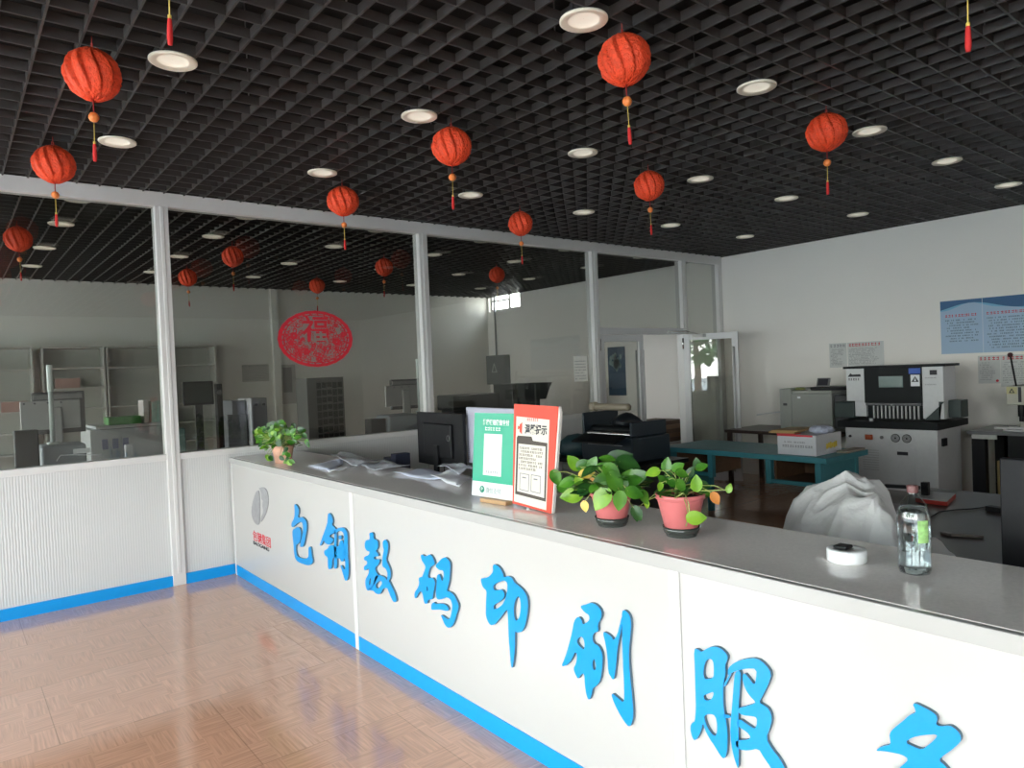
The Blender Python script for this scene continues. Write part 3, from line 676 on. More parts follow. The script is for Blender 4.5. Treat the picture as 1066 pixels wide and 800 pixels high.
L2 = [(210,235,14,'g2',0,200),(320,170,14,'g1',.03,80),(410,190,13,'g1',0,30),(440,245,13,'g1',-.03,-20),(545,310,16,'g2',-.05,92),(370,315,13,'g1',-.04,-40),(430,340,14,'g1',-.06,-60),(475,270,12,'g3',.05,40),(590,190,12,'g1',.07,20),(550,165,12,'g3',.1,100),(270,345,9,'g2',-.05,-100),(552,578,19,'g2',-.10,2),(285,285,11,'g1',.02,140),(90,560,13,'g3',.02,-80),(170,480,8,'g2',-.02,-80),(795,350,9,'g2',-.02,70),(690,435,13,'go',-.02,-60),(610,330,11,'g3',.05,-20),(505,225,11,'g3',.03,60),(340,250,9,'g3',.02,20)]
plant(p2, c2 + Vector((0, 0, .142)), [(o2[0] + a * k2, o2[1] + b * k2, s_, k_, dx, tp) for (a, b, s_, k_, dx, tp) in L2], 22, .10, .10, .045, ['g1', 'g3', 'g1'], 0)
vine = MB(); vine.tube([c2 + Vector((-.078, -.03, .15)), at(712, 513, X=2.17 * KS), at(717, 525, X=2.16 * KS), at(718, 535, X=2.165 * KS), at(714, 548, X=2.17 * KS)], .0025, 6)
vine.tube([c2 + Vector((0, -.06, .16)), at(722, 511, X=2.25 * KS), at(740, 511, X=2.25 * KS), at(757, 510, X=2.26 * KS)], .002, 6)
obj('trailing_vine', vine, MATS['pale_stem'], p2)
c1 = Vector((2.235 * KS, 2.13 * KS, zt))
p1 = thing('potted_pothos', c1, 'bushy pothos in pink pot half hidden by leaves, behind the other pink pot', 'potted plant', 'pothos plants in pink pots on the counter')
pot(p1, c1, .058, .086, .136, pink)
o1 = (560, 460); k1 = 1 / 8.883
L1 = [(325,190,17,'g2',-.03,130),(430,210,15,'g1',0,20),(510,195,14,'g1',.02,60),(455,300,15,'gy',-.05,10),(580,360,18,'g1',-.06,200),(690,285,20,'g1',-.05,-40),(720,390,23,'g1',-.08,-60),(620,345,15,'g1',-.03,120),(865,365,22,'g1',.0,15),(900,480,18,'g1',-.06,-20),(985,520,15,'g1',0,-60),(760,160,26,'g3',.08,20),(690,180,20,'g3',.08,160),(850,215,24,'g3',.05,-20),(300,500,21,'g2',-.04,190),(260,385,15,'g1',-.04,200),(385,385,13,'g2',-.05,-70),(330,350,14,'g1',0,160),(585,540,24,'g2',-.10,-120),(755,555,19,'g1',-.1,-95),(920,670,15,'g3',.02,-60),(435,605,11,'gy',-.06,-80),(540,440,14,'g3',-.02,0),(930,320,20,'g1',.03,20),(830,320,17,'g1',0,60),(480,250,12,'g3',.02,90),(800,290,16,'g3',.05,10),(640,430,14,'g1',-.06,-30),(170,340,16,'g1',-.02,-65),(230,440,12,'g1',0,-40),(640,250,15,'g3',.05,100),(790,400,15,'g1',-.03,-80),(600,230,13,'g1',.04,30),(500,370,10,'go',-.04,-40)]
plant(p1, c1 + Vector((0, 0, .122)), [(o1[0] + a * k1, o1[1] + b * k1, s_, k_, dx, tp) for (a, b, s_, k_, dx, tp) in L1], 46, .16, .15, .068, ['g1', 'g3', 'g1', 'g3'], 0)
cc = at(618, 537, Z=zt)
cpp = thing('glass_cup', (cc.x + .06, cc.y, zt), 'small clear plastic cup of water behind the left pink pot', 'cup')
cc = Vector((cc.x + .06, cc.y, zt))
glassy = glass_mat('clear_plastic', (.82, .86, .86), .10, .02)
obj('cup_body', MB().lathe([(.001, 0), (.033, 0), (.036, .004), (.043, .085), (.044, .087), (.042, .087), (.035, .006), (.001, .005)], cc, 24, cap=False), glassy, cpp)
obj('tea', MB().lathe([(.001, .004), (.034, .007), (.037, .04), (.001, .041)], cc, 20, cap=False), mat('pale_water', (.42, .44, .42), .1), cpp)

# small plant by the partition
c3 = Vector((2.17 * KS, 5.78 * KS, zt))
p3 = thing('potted_ivy', c3, 'small bushy plant in a cream and pink pot at the far end of the counter', 'potted plant')
pot(p3, c3, .062, .088, .135, mat('cream_pink_pot', (.72, .42, .30), .5, noise=.35, scale=25), False)
o3 = (250, 425); k3 = 1 / 11.43
rn3 = random.Random(9)
L3 = []
for i in range(150):
    a = rn3.uniform(0, PI * 2); rr = math.sqrt(rn3.random()); X_ = 460 + 285 * rr * math.cos(a); Y_ = 300 + 140 * rr * math.sin(a)
    if Y_ < 200 + abs(X_ - 470) * .35 - 40: continue
    L3.append((X_, Y_, rn3.uniform(4.5, 7.5), rn3.choice(['g1', 'g1', 'g2', 'g3']), rn3.uniform(-.14, .12), rn3.uniform(0, 360)))
for (X_, Y_) in ((540, 500), (575, 560), (560, 610), (500, 600), (350, 610), (310, 480), (240, 440), (215, 400), (790, 410), (810, 440), (770, 330), (620, 640), (590, 660), (545, 640), (330, 590), (370, 600), (520, 540)):
    L3.append((X_, Y_, 6, rn3.choice(['g1', 'g2', 'g3']), -.12, rn3.uniform(200, 340)))
plant(p3, c3 + Vector((0, 0, .118)), [(o3[0] + a * k3, o3[1] + b * k3, s_, k_, dx, tp) for (a, b, s_, k_, dx, tp) in L3], 60, .16, .13, .045, ['g1', 'g1', 'g2', 'g3'], 0)
# ------------------------------------------------------------------ papers on the counter
def sheet(name, label, pts, z, m_, cat, sub=5, amp=.006, seed=1, thick=.002):
    """a loose sheet laid over four corner points, gently buckled"""
    rnd = random.Random(seed); a, b, c, d = [Vector(p) for p in pts]; top = []; n = sub
    ph = [rnd.uniform(0, 6) for _ in range(4)]
    mb = MB(); vs = []; fs = []
    for i in range(n + 1):
        for j in range(n + 1):
            u, v = i / n, j / n; p = a * (1 - u) * (1 - v) + b * u * (1 - v) + c * u * v + d * (1 - u) * v
            hgt = amp * (1 + math.sin(u * 7 + ph[0]) * math.sin(v * 5 + ph[1])) * .7 + amp * .5 * abs(math.sin(v * 9 + ph[2]))
            vs.append((p.x, p.y, z + hgt + thick)); 
    N = (n + 1) ** 2
    vs += [(v[0], v[1], v[2] - thick) for v in vs]
    for i in range(n):
        for j in range(n):
            k = i * (n + 1) + j; q = (k, k + n + 1, k + n + 2, k + 1); fs.append(q); fs.append(tuple(x + N for x in q[::-1]))
    for i in range(n):
        for (k, l) in ((i, i + 1), (n * (n + 1) + i + 1, n * (n + 1) + i), ((i + 1) * (n + 1), i * (n + 1)), (i * (n + 1) + n, (i + 1) * (n + 1) + n)): fs.append((k, l, l + N, k + N))
    mb.add(vs, fs, True)
    return tag(obj(name, mb, m_), label, cat, 'loose papers on the counter')
P = lambda x_, y_: at(x_, y_, Z=zt)
bpaper = mat('bluish_paper', (.72, .77, .90), .45, noise=.08, scale=12); gpaper = mat('thin_plastic_sheet', (.60, .62, .68), .2, noise=.3, scale=30, bump=.5)
sheet('paper_sheet', 'pale blue paper in the papers nearest the small plant', [P(321, 486), P(357, 478), P(357, 484), P(343, 491)], zt, bpaper, 'paper', seed=2)
sheet('paper_sheet', 'small white folded paper at the front of the left papers', [P(341, 493), P(364, 488), P(367, 489), P(345, 493.5)], zt + .003, paper, 'paper', seed=3, amp=.012)
sheet('plastic_sleeve', 'crinkled clear plastic sleeve left of the grey papers', [P(345, 478), P(356, 474), P(396, 483), P(372, 489)], zt + .012, gpaper, 'paper', sub=10, amp=.014, seed=4)
sheet('plastic_sleeve', 'crinkled grey plastic sleeve between the two paper heaps', [P(374, 487), P(400, 482.5), P(428, 487), P(392, 492)], zt, gpaper, 'paper', sub=10, amp=.016, seed=5)
sheet('paper_sheet', 'long white paper lying behind the green payment card', [P(409, 494), P(440, 490), P(478, 496), P(452, 502)], zt, bpaper, 'paper', seed=6, amp=.01)
sheet('paper_sheet', 'white paper with a curled corner just left of the green card', [P(448, 500), P(470, 494), P(492, 501), P(478, 511)], zt + .012, paper, 'paper', seed=7, amp=.012)
sheet('plastic_sleeve', 'crinkled bluish plastic sleeve against the green payment card', [P(455, 492), P(470, 489.5), P(497, 494), P(478, 499)], zt + .024, gpaper, 'paper', sub=10, amp=.018, seed=8)

# ------------------------------------------------------------------ tape roll and bottle
tr = Vector((2.345 * KS, 1.16 * KS, zt))
tp_ = thing('tape_roll', tr, 'white round roll with a black clip lying on the counter', 'tape roll')
obj('roll', MB().lathe([(.022, .0), (.054, .0), (.058, .003), (.058, .037), (.054, .04), (.022, .04), (.022, 0)], tr, 40, cap=False), mat('white_roll', (.83, .84, .85), .35), tp_)
obj('core', MB().lathe([(.0215, .002), (.0215, .038), (.016, .038), (.016, .002), (.0215, .002)], tr, 24, cap=False), mat('grey_core', (.4, .38, .36), .6), tp_)
obj('black_clip', MB().box(tr.x - .028, tr.x + .02, tr.y - .012, tr.y + .03, zt + .04, zt + .05), black, tp_, bevel=.003)
bt = Vector((2.345 * KS, .945 * KS, zt))
bo = thing('water_bottle', bt, 'clear plastic bottle of water with a small green label at the right of the counter', 'bottle')
prof = [(.001, .004), (.025, .0), (.041, .006), (.044, .02), (.0425, .06), (.044, .065), (.0425, .10), (.0445, .105), (.0445, .165), (.042, .185), (.034, .207), (.02, .225), (.0135, .233), (.0135, .245)]
obj('bottle_body', MB().lathe(prof, bt, 36, cap=False, rf=lambda t, z: 1 + (.012 * math.cos(5 * t) if .03 < z < .16 else 0)), glassy, bo)
water = bpy.data.materials.new('water'); water.use_nodes = True; wb = water.node_tree.nodes['Principled BSDF']; wb.inputs['Transmission Weight'].default_value = 1; wb.inputs['Roughness'].default_value = .03; wb.inputs['IOR'].default_value = 1.33; wb.inputs['Base Color'].default_value = (.93, .98, 1, 1)
obj('water', MB().lathe([(.001, .006), (.024, .003), (.039, .008), (.0415, .02), (.040, .06), (.040, .10), (.042, .107), (.042, .163), (.0395, .183), (.036, .197), (.001, .198)], bt, 32, cap=False), water, bo)
obj('cap', MB().lathe([(.015, .240), (.0155, .243), (.0155, .258), (.014, .261), (.001, .261)], bt, 24, cap=False), mat('dark_red_cap', (.16, .07, .07), .4), bo)
lb_ = MB(); n = 10
vs = [(bt.x + .0455 * math.cos(t), bt.y + .0455 * math.sin(t), z) for z in (zt + .10, zt + .165) for t in [R(215) + R(40) * k / n for k in range(n + 1)]]
lb_.add(vs, [(k, k + 1, n + 2 + k, n + 1 + k) for k in range(n)], True)
obj('label', lb_, mat('green_white_label', (.35, .62, .22), .4, noise=.8, scale=70), bo)

# ------------------------------------------------------------------ monitors behind the counter
stf = tag(obj('work_desk', MB().box(2.50, 3.35, 3.1, 5.6, .71, .75).box(2.52, 2.56, 3.15, 5.55, 0, .71).box(2.56, 3.33, 3.12, 3.16, 0, .71).box(2.56, 3.33, 5.54, 5.58, 0, .71), dark, bevel=.003), 'dark desk behind the counter carrying the two back-turned monitors', 'desk')
def monitor(label, c, w_, h_, yaw, z0, back_m, seat, screen_sign=1, stem=True, extra=None, th=.03, deskz=.75, name='computer_monitor'):
    """c = xy of the centre, z0 = lower edge of the screen, yaw = direction the back looks"""
    c = Vector((*c, deskz)); M = frame(c, (math.cos(yaw), math.sin(yaw), 0), (0, 0, 1))
    o = thing(name, c, label, 'monitor')
    z0 -= deskz
    obj('housing', MB(M).box(-w_ / 2, w_ / 2, z0, z0 + h_, -th, 0), back_m, o, bevel=.006)
    obj('back_bulge', MB(M).prism([(-w_ * .3, z0 + h_ * .18), (w_ * .3, z0 + h_ * .18), (w_ * .3, z0 + h_ * .8), (-w_ * .3, z0 + h_ * .8)], [], 0, .022), back_m, o, bevel=.008)
    obj('screen', MB(M).box(-w_ / 2 + .015, w_ / 2 - .015, z0 + .02, z0 + h_ - .015, -th - .001, -th), mat('screen_glass', (.02, .025, .03), .1), o)
    obj('stand_neck', MB(M).box(-.03, .03, .01, z0 + h_ * .4, .0215, .04), seat, o, bevel=.004)
    obj('stand_base', MB(M).cyl(.1, 0, .012, (0, 0, 0), 28) if False else MB(M).box(-.12, .12, 0, .012, -.07, .11), seat, o, bevel=.005)
    return o, M, z0
m1, M1, q = monitor('black monitor seen from behind at the back edge of the counter', (2.86, 4.46), .68, .40, R(-93), .955, black, black)
obj('cables', MB().tube([(2.79, 4.3, .98), (2.78, 4.28, .9), (2.79, 4.3, .80), (2.84, 4.34, .765)], .004, 6), dark, m1)
obj('ring_logo', MB(M1).lathe([(.018, .0225), (.022, .0225), (.022, .024), (.018, .024)], (.17, q + .22, 0), 20, cap=False), midgrey, m1)
lil = mat('pale_lilac_plastic', (.50, .50, .60), .4, noise=.04, scale=4)
m2, M2, q = monitor('pale lilac-backed monitor with a dotted edge behind the payment card', (2.88, 3.83), .66, .40, R(-94), 1.0, lil, black)
hl = MB(M2)
for i in range(26): hl.box(-.317, -.309, q + .03 + i * .0135, q + .037 + i * .0135, .0, .0012)
obj('vent_holes', hl, ink, m2)
navy_p = mat('navy_plastic', (.03, .035, .06), .45)
tag(obj('file_box', MB().box(2.70, 2.83, 4.925, 5.04, .7505, 1.0), navy_p, bevel=.004), 'lower small navy desk box, left of the black monitor', 'box')
tag(obj('file_box', MB().box(2.70, 2.83, 4.84, 4.92, .7505, 1.035), navy_p, bevel=.004), 'taller small navy desk box touching the black monitor edge', 'box')
m3, M3, q = monitor('black monitor at the right edge of the picture, seen edge-on behind the counter', (2.93, .575), .66, .44, R(-98), .82, black, dark, deskz=.75)

# ------------------------------------------------------------------ low desk behind the counter, its things
ds = thing('low_desk', (3.9, .4, 0), 'wide dark grey desk right behind the counter, under the white sheet and monitor', 'desk')
obj('desktop', MB().box(2.50, 5.12, -1.1, 1.95, .71, .75), mat('brown_grey_laminate', (.085, .07, .066), .35, noise=.15, scale=8), ds, bevel=.004)
for (a, b) in ((2.72, 1.88), (5.05, 1.88), (5.05, -1.0), (2.72, -1.0)): obj('leg', MB().box(a - .03, a + .03, b - .03, b + .03, 0, .71), dark, ds)
obj('side_panel', MB().box(2.78, 4.98, 1.87, 1.89, .3, .71), dark_wood, ds)
# crumpled dust sheet: a stiff heap with a steep left side, two peaks and a low tail to the right
def crumple(cx, cy, z0):
    prof = [(-.40, .0), (-.36, .05), (-.30, .11), (-.22, .135), (-.17, .17), (-.14, .29), (-.105, .34), (-.06, .335), (-.02, .345), (.04, .375), (.12, .33), (.2, .29), (.26, .25), (.31, .17), (.35, .04), (.38, .0)]
    def lin(y_):
        for (a, ha), (b, hb) in zip(prof, prof[1:]):
            if a <= y_ <= b: return ha + (hb - ha) * (y_ - a) / (b - a)
        return 0
    n, m = 150, 190; vs = []; fs = []; X0, X1, Y0, Y1 = -.40, .40, -.52, .50
    for i in range(n + 1):
        for k in range(m + 1):
            u = X0 + (X1 - X0) * i / n; v = Y0 + (Y1 - Y0) * k / m
            wob = mnoise.noise(Vector((u * 5, v * 5, 3.1))) * .05
            xs = (u + wob) / (.40 if v > -.17 else .30); g = max(0, 1 - abs(xs) ** 2.4) ** .7
            h_ = lin(v + wob - .45 * u) * g
            q = Vector((u * 3.1 + .4 * v, v * 3.4, 1.7)); q += mnoise.noise_vector(q * .9) * .5
            rid = (1 - abs(mnoise.noise(q * 1.15))) ** 3 * .9 + (1 - abs(mnoise.noise(q * 2.6 + Vector((5, 2, 0))))) ** 4 * .36 + (1 - abs(mnoise.noise(q * 7.5))) ** 4 * .05
            h_ += (rid - .85) * .040 * min(1, h_ / .10)
            ed = min(1, min(i, n - i, k, m - k) / 5)
            vs.append((cx + u + .02 * mnoise.noise(Vector((v * 9, 0, 7))), cy + v + .02 * mnoise.noise(Vector((u * 9, 4, 7))), z0 + max(.003, h_ * ed)))
    w_ = m + 1
    for i in range(n):
        for k in range(m):
            q = (i * w_ + k, (i + 1) * w_ + k, (i + 1) * w_ + k + 1, i * w_ + k + 1)
            if max(vs[t][2] for t in q) > z0 + .006: fs.append(q)
    mb = MB(); mb.add(vs, fs, True); return mb
cl_ = obj('dust_sheet', crumple(3.20, 1.53, .7515), mat('grey_white_cloth', (.78, .775, .78), .7, noise=.06, scale=6, bump=.6, bscale=22))
tag(cl_, 'crumpled grey-white dust sheet heaped on the low desk behind the counter', 'cloth')
nb0 = at(975, 520, Z=.77)
nbk = thing('notebook', (nb0.x, nb0.y, .751), 'grey notebook with a red edge on the low desk behind the bottle', 'notebook')
c4 = [at(952, 516, Z=.79), at(960, 512.5, Z=.79), at(995, 514, Z=.79), at(985, 521.5, Z=.79)]
N1 = [(p.x, p.y) for p in (at(953, 520, Z=.77), at(986, 524, Z=.77), at(995, 515.5, Z=.77), at(962, 513, Z=.77))]
obj('red_cover', MB().prism(N1, [], .7515, .775), mat('red_cover', (.65, .05, .04), .5), nbk)
cx_ = sum(p[0] for p in N1) / 4; cy_ = sum(p[1] for p in N1) / 4
obj('grey_cover', MB().prism([(cx_ + (p[0] - cx_) * .97, cy_ + (p[1] - cy_) * .97) for p in N1], [], .7755, .781), lightgrey, nbk)
def onz(px, py, z=.752): return at(px, py, Z=z)
cb0 = onz(1034, 530)
tag(obj('power_adapter', MB().obox(onz(1028, 529, .765), onz(1044, 531.5, .765), .05, .028), black, bevel=.004), 'small black power adapter with a cable on the low desk', 'power adapter')
tag(obj('cable', MB().tube([onz(1027, 528, .756), onz(1012, 530, .756), onz(995, 531, .756), onz(978, 533, .756), onz(965, 541, .756), onz(952, 537, .756)], .0035, 6), black), 'thin black cable running across the low desk to the adapter', 'cable')
tag(obj('box_cutter', MB().obox(onz(990, 557, .758), onz(1024, 559, .758), .022, .012).obox(onz(981, 555, .758), onz(991, 557, .758), .03, .014), mat('worn_grey_brown', (.26, .22, .2), .5, noise=.4, scale=60), bevel=.002), 'worn grey hand tool lying on the low desk beside the monitor', 'hand tool')
trm = thing('paper_trimmer', (4.35, 2.0, .751), 'grey paper trimmer with a black arm at the far side of the low desk', 'paper trimmer')
T = lambda px, py, z: at(px, py, Z=z)
q0 = [T(912, 522, .80), T(944, 525, .80), T(946, 511, .80), T(916, 508, .80)]
obj('board', MB().prism([(p.x, p.y) for p in q0], [], .7515, .795), mat('trimmer_grey', (.20, .185, .19), .5), trm, bevel=.003)
obj('arm', MB().obox(T(921, 506, .835), T(958, 508, .835), .03, .02), black, trm, bevel=.003)
obj('clamp_post', MB().box(T(963.5, 514, .79).x - .02, T(963.5, 514, .79).x + .02, T(963.5, 514, .79).y - .02, T(963.5, 514, .79).y + .02, .751, .86), black, trm, bevel=.003)

# ------------------------------------------------------------------ teal desk with a carton on it
td = thing('teal_desk', (6.27, 3.97, 0), 'old teal wooden desk with open drawer frames behind the counter', 'desk')
obj('desktop', MB().box(5.88, 6.66, 3.06, 4.86, .73, .78), teal, td, bevel=.004)
for (a, b) in ((5.95, 3.16), (5.95, 4.76), (6.59, 3.16), (6.59, 4.76), (5.95, 3.64), (5.95, 4.28)):
    obj('leg', MB().box(a - .028, a + .028, b - .028, b + .028, 0 if b in (3.16, 4.76) else .5, .73), teal, td, bevel=.003)
for (a, b) in ((3.19, 3.61), (4.31, 4.73)):
    obj('drawer_rail', MB().box(5.925, 5.965, a, b, .51, .545), teal, td)
    obj('drawer_box', MB().box(5.98, 6.5, a, b, .52, .54).box(6.48, 6.5, a, b, .54, .72).box(5.98, 6.48, a + .0, a + .02, .54, .72).box(5.98, 6.48, b - .02, b, .54, .72), brown, td)
obj('end_panel', MB().box(5.98, 6.56, 3.14, 3.16, .2, .73), teal, td)
obj('end_panel', MB().box(5.98, 6.56, 4.76, 4.78, .2, .73), teal, td)
def vbox(px0, px1, pyt, pyb, X, dep, Zmin=None):
    a = at(px0, pyt, X=X); b = at(px1, pyb, X=X); return a.y, b.y, (b.z if Zmin is None else Zmin), a.z
carton_w = mat('white_carton', (.66, .66, .70), .5, noise=.05)
cb = thing('carton', (6.2, 3.36, .78), 'white cardboard carton with yellow print on the teal desk', 'carton')
obj('box_body', MB().box(5.96, 6.42, 3.19, 3.56, .7805, .965), carton_w, cb, bevel=.003)
obj('red_stripe', MB().box(5.957, 5.96, 3.22, 3.56, .948, .965), red_ink, cb)
obj('open_flap', MB().box(5.93, 6.06, 3.38, 3.55, .968, .973), red_ink, cb)
yl = MB(); 
for i in range(6): yl.box(6.14 + i * .033, 6.165 + i * .033, 3.187, 3.19, .83 + .008 * (i % 2), .875 + .006 * (i % 3))
obj('yellow_print', yl, mat('yellow_print', (.75, .55, .03), .5), cb)
sb = MB(frame((5.959, 3.54, .80), (0, -1, 0), (0, 0, 1))); scribble(sb, .03, .32, .05, .022, rp_, .9); scribble(sb, .05, .25, .09, .014, rp_, .8); obj('side_print', sb, grey_ink, cb)
kraft = mat('kraft_paper', (.42, .26, .10), .6, noise=.15)
for i, (lab, mm, q) in enumerate((('brown kraft envelope on top of the white carton', kraft, [(5.93, 3.60), (6.3, 3.62), (6.42, 3.40), (5.98, 3.37)]),
                              ('second brown envelope sliding off the carton to the left', kraft, [(5.92, 3.62), (6.1, 3.68), (6.2, 3.42), (5.95, 3.38)]))):
    tag(obj('envelope', MB().prism(q, [], .987 - .0125 * i, 1.0 - .0125 * i), mm, bevel=.001), lab, 'envelope', 'envelopes on the carton')
pb = MB(); rn = random.Random(4)
tag(obj('plastic_bag', MB().lathe([(.001, 0), (.07, .0), (.10, .02), (.09, .05), (.05, .068), (.001, .06)], (6.2, 3.26, .9665), 26, cap=False, rf=lambda t, z: 1 + .18 * math.sin(5 * t + z * 60) + .1 * math.sin(11 * t)), mat('printed_bag', (.50, .53, .66), .4, noise=.6, scale=40)), 'crumpled white and blue printed plastic bag on the carton', 'bag')
tag(obj('paper_stack', MB().box(6.28, 6.62, 3.07, 3.17, .781, .80), mat('brown_papers', (.28, .24, .2), .6, noise=.4, scale=50)), 'flat stack of brownish papers on the desk corner beside the carton', 'papers')

# ------------------------------------------------------------------ paper cutter
XF = 7.75
pc = thing('paper_cutter', (8.0, 3.35, 0), 'large white and black electric paper cutting machine with a screen', 'paper cutter')
yl0, yr0 = at(880, 450, X=XF).y, at(975.5, 447, X=XF).y      # lower body sides
zt0 = .875
obj('lower_body', MB().box(XF, XF + .62, yr0, yl0, .0, zt0), machine_white, pc, bevel=.008)
ML2 = frame((XF - .0005, yl0, 0), (0, -1, 0), (0, 0, 1)); Wc = yl0 - yr0
dr = MB(ML2).box(Wc * .52, Wc * .78, .1, .70, 0, .006); obj('door_panel', dr, machine_white, pc, bevel=.002)
obj('door_label', MB(ML2).box(Wc * .585, Wc * .70, .60, .635, .006, .009), ink, pc)
for i, u in enumerate((.57, .69)):
    fg = MB(ML2); fg.lathe([(.045, .0), (.045, .008), (.038, .010), (.001, .008)], (Wc * u, .775, 0), 24, cap=False); obj('fan_grille', fg, dark, pc)
    gr = MB(ML2)
    for r_ in (.012, .022, .032): gr.lathe([(r_, .0095), (r_ + .003, .0115), (r_ + .006, .0095)], (Wc * u, .775, 0), 20, cap=False)
    obj('grille_rings', gr, lightgrey, pc)
obj('red_switch', MB(ML2).box(Wc * .235, Wc * .32, .745, .80, 0, .014), mat('orange_red_switch', (.42, .08, .02), .4), pc, bevel=.004)
obj('round_button', MB(ML2).cyl(.018, 0, .012, (Wc * .42, .775, 0), 16), midgrey, pc)
obj('black_knob', MB(ML2).cyl(.014, 0, .014, (Wc * .06, .775, 0), 16), ink, pc)
vn = MB(ML2)
for i in range(9): vn.box(Wc * .2, Wc * .38, .42 + i * .026, .428 + i * .026, 0, .003)
obj('vent_slots', vn, lightgrey, pc)
obj('side_latch', MB().box(XF + .1, XF + .2, yr0 - .02, yr0, .70, .78), black, pc)
tbm = mat('machine_black', (.007, .009, .011), .5, spec=.25)
obj('work_table', MB().box(XF - .06, XF + .75, yr0 - .03, yl0 + .06, zt0, .945), tbm, pc, bevel=.004)
XU = XF + .18
ya, yb = at(881, 400, X=XU).y, at(982, 400, X=XU).y
zu = at(930, 383, X=XU).z
ym1, ym2 = at(900, 400, X=XU).y, at(960, 400, X=XU).y
obj('left_column', MB().box(XU, XU + .3, ym1, ya, 1.15, zu).box(XU, XU + .28, ym1 - .01, ya - .09, .98, 1.15), machine_white, pc, bevel=.004)
obj('right_column', MB().box(XU, XU + .32, yb, ym2, .97, zu), machine_white, pc, bevel=.004)
obj('control_fascia', MB().box(XU - .012, XU + .2, ym2 + .0005, ym1 - .0005, 1.13, zu), tbm, pc, bevel=.004)
obj('top_cover', MB().box(XU - .03, XU + .36, yb - .03, ya + .02, zu, zu + .025), tbm, pc, bevel=.003)
MU = frame((XU - .0125, ym1, 0), (0, -1, 0), (0, 0, 1)); Wf = ym1 - ym2
scr = MB(MU).box(Wf * .27, Wf * .69, zu - .21, zu - .09, 0, .004); obj('screen', scr, mat('teal_grey_screen', (.12, .19, .18), .2), pc)
obj('blue_sticker', MB(MU).box(Wf * .79, Wf * .985, zu - .07, zu - .01, 0, .002), mat('blue_sticker', (.02, .09, .45), .4), pc)
st_ = obj('warning_sticker', MB(MU).box(Wf * .82, Wf * .97, zu - .20, zu - .08, 0, .002), paper, pc)
tri = [(Wf * .895, zu - .095), (Wf * .835, zu - .155), (Wf * .955, zu - .155)]
obj('warning_triangle', MB(MU).prism(tri, [[(Wf * .895, zu - .108), (Wf * .915, zu - .147), (Wf * .875, zu - .147)]], .002, .003), ink, st_)
cl2 = MB(MU)
cl2.box(Wf * .02, Wf * .98, 1.105, 1.13, -.05, .0)
obj('clamp_bar', cl2, mat('clamp_steel', (.12, .12, .13), .3, metal=.5), pc)
fing = MB(MU)
for i in range(12): fing.box(Wf * (.15 + .07 * i), Wf * (.15 + .07 * i) + .014, .965, 1.10, -.02, .0)
obj('clamp_fingers', fing, lightgrey, pc)
obj('back_gauge', MB(MU).box(0, Wf, .95, 1.10, -.08, -.06), tbm, pc)
MR = frame((XU - .0005, ym2, 0), (0, -1, 0), (0, 0, 1)); Wr_ = ym2 - yb
obj('counter_display', MB(MR).box(Wr_ * .38, Wr_ * .72, zu - .085, zu - .035, 0, .004), ink, pc)
sb = MB(MR); scribble(sb, .03, Wr_ * .7, zu - .12, .012, rp_, 1); scribble(sb, .03, Wr_ * .7, zu - .19, .012, rp_, 1); obj('panel_print', sb, grey_ink, pc)
obj('side_shield', MB(MR).prism([(.02, .96), (.18, 1.12), (.21, 1.15), (Wr_ * .80, 1.15), (Wr_ * .80, .96)], [], .001, .02), mat('dark_green_shield', (.018, .035, .035), .4), pc)
obj('left_shield', MB().box(XU - .03, XU + .2, ya - .09, ya + .13, .96, 1.14), MATS['dark_green_shield'], pc, bevel=.01)
obj('motor_box', MB().box(XU + .1, XU + .3, yb - .12, yb - .005, .98, 1.16), MATS['dark_green_shield'], pc, bevel=.006)
MLc = frame((XU - .0005, ya, 0), (0, -1, 0), (0, 0, 1))
text('Auxuan', .045, ink, pc, 'maker_script', MLc, x=.02, y=zu - .095, depth=.001, shear=.4, bold=.001) if False else None
sb = MB(MLc); sb.prism([(.02, zu - .09), (.05, zu - .05), (.07, zu - .065), (.16, zu - .062), (.165, zu - .09)], [], 0, .002); obj('maker_mark', sb, ink, pc)
sb = MB(MLc); scribble(sb, .025, .165, zu - .13, .024, rp_, 1, 0, .002); obj('model_lettering', sb, ink, pc)
obj('white_knob', MB().lathe([(.001, 0), (.02, 0), (.02, .03), (.001, .032)], (XF, (yl0 + yr0) / 2 + .18, .945), 14, cap=False), machine_white, pc)

# ------------------------------------------------------------------ printer on a dark cabinet left of the cutter
pt = thing('printer_table', (8.45, 4.9, 0), 'low dark wooden table under the grey printer', 'table')
obj('tabletop', MB().box(8.12, 8.95, 4.1, 5.62, .70, .74), dark_wood, pt, bevel=.003)
for (a, b) in ((8.17, 5.57), (8.9, 5.57), (8.17, 4.15), (8.9, 4.15)): obj('leg', MB().box(a - .025, a + .025, b - .025, b + .025, 0, .70), dark_wood, pt)
obj('shelf', MB().box(8.17, 8.9, 4.15, 5.57, .42, .45), dark_wood, pt)
pr = thing('printer', (8.45, 4.5, .741), 'grey office printer with side tray and control screen left of the cutter', 'printer')
XPf = 8.15
y0, y1 = at(824, 420, X=XPf).y, at(866, 420, X=XPf).y; z1_ = at(840, 410, X=XPf).z; 
obj('body', MB().box(XPf, XPf + .55, y1, y0, .741, z1_), machine_grey, pr, bevel=.008)
obj('left_unit', MB().box(XPf, XPf + .5, y0, y0 + .16, .741, z1_ + .06), machine_grey, pr, bevel=.01)
obj('scanner_lid', MB().box(XPf - .005, XPf + .56, y1, y0 - .01, z1_ + .002, z1_ + .035), mat('lid_grey', (.40, .41, .38), .5), pr, bevel=.006)
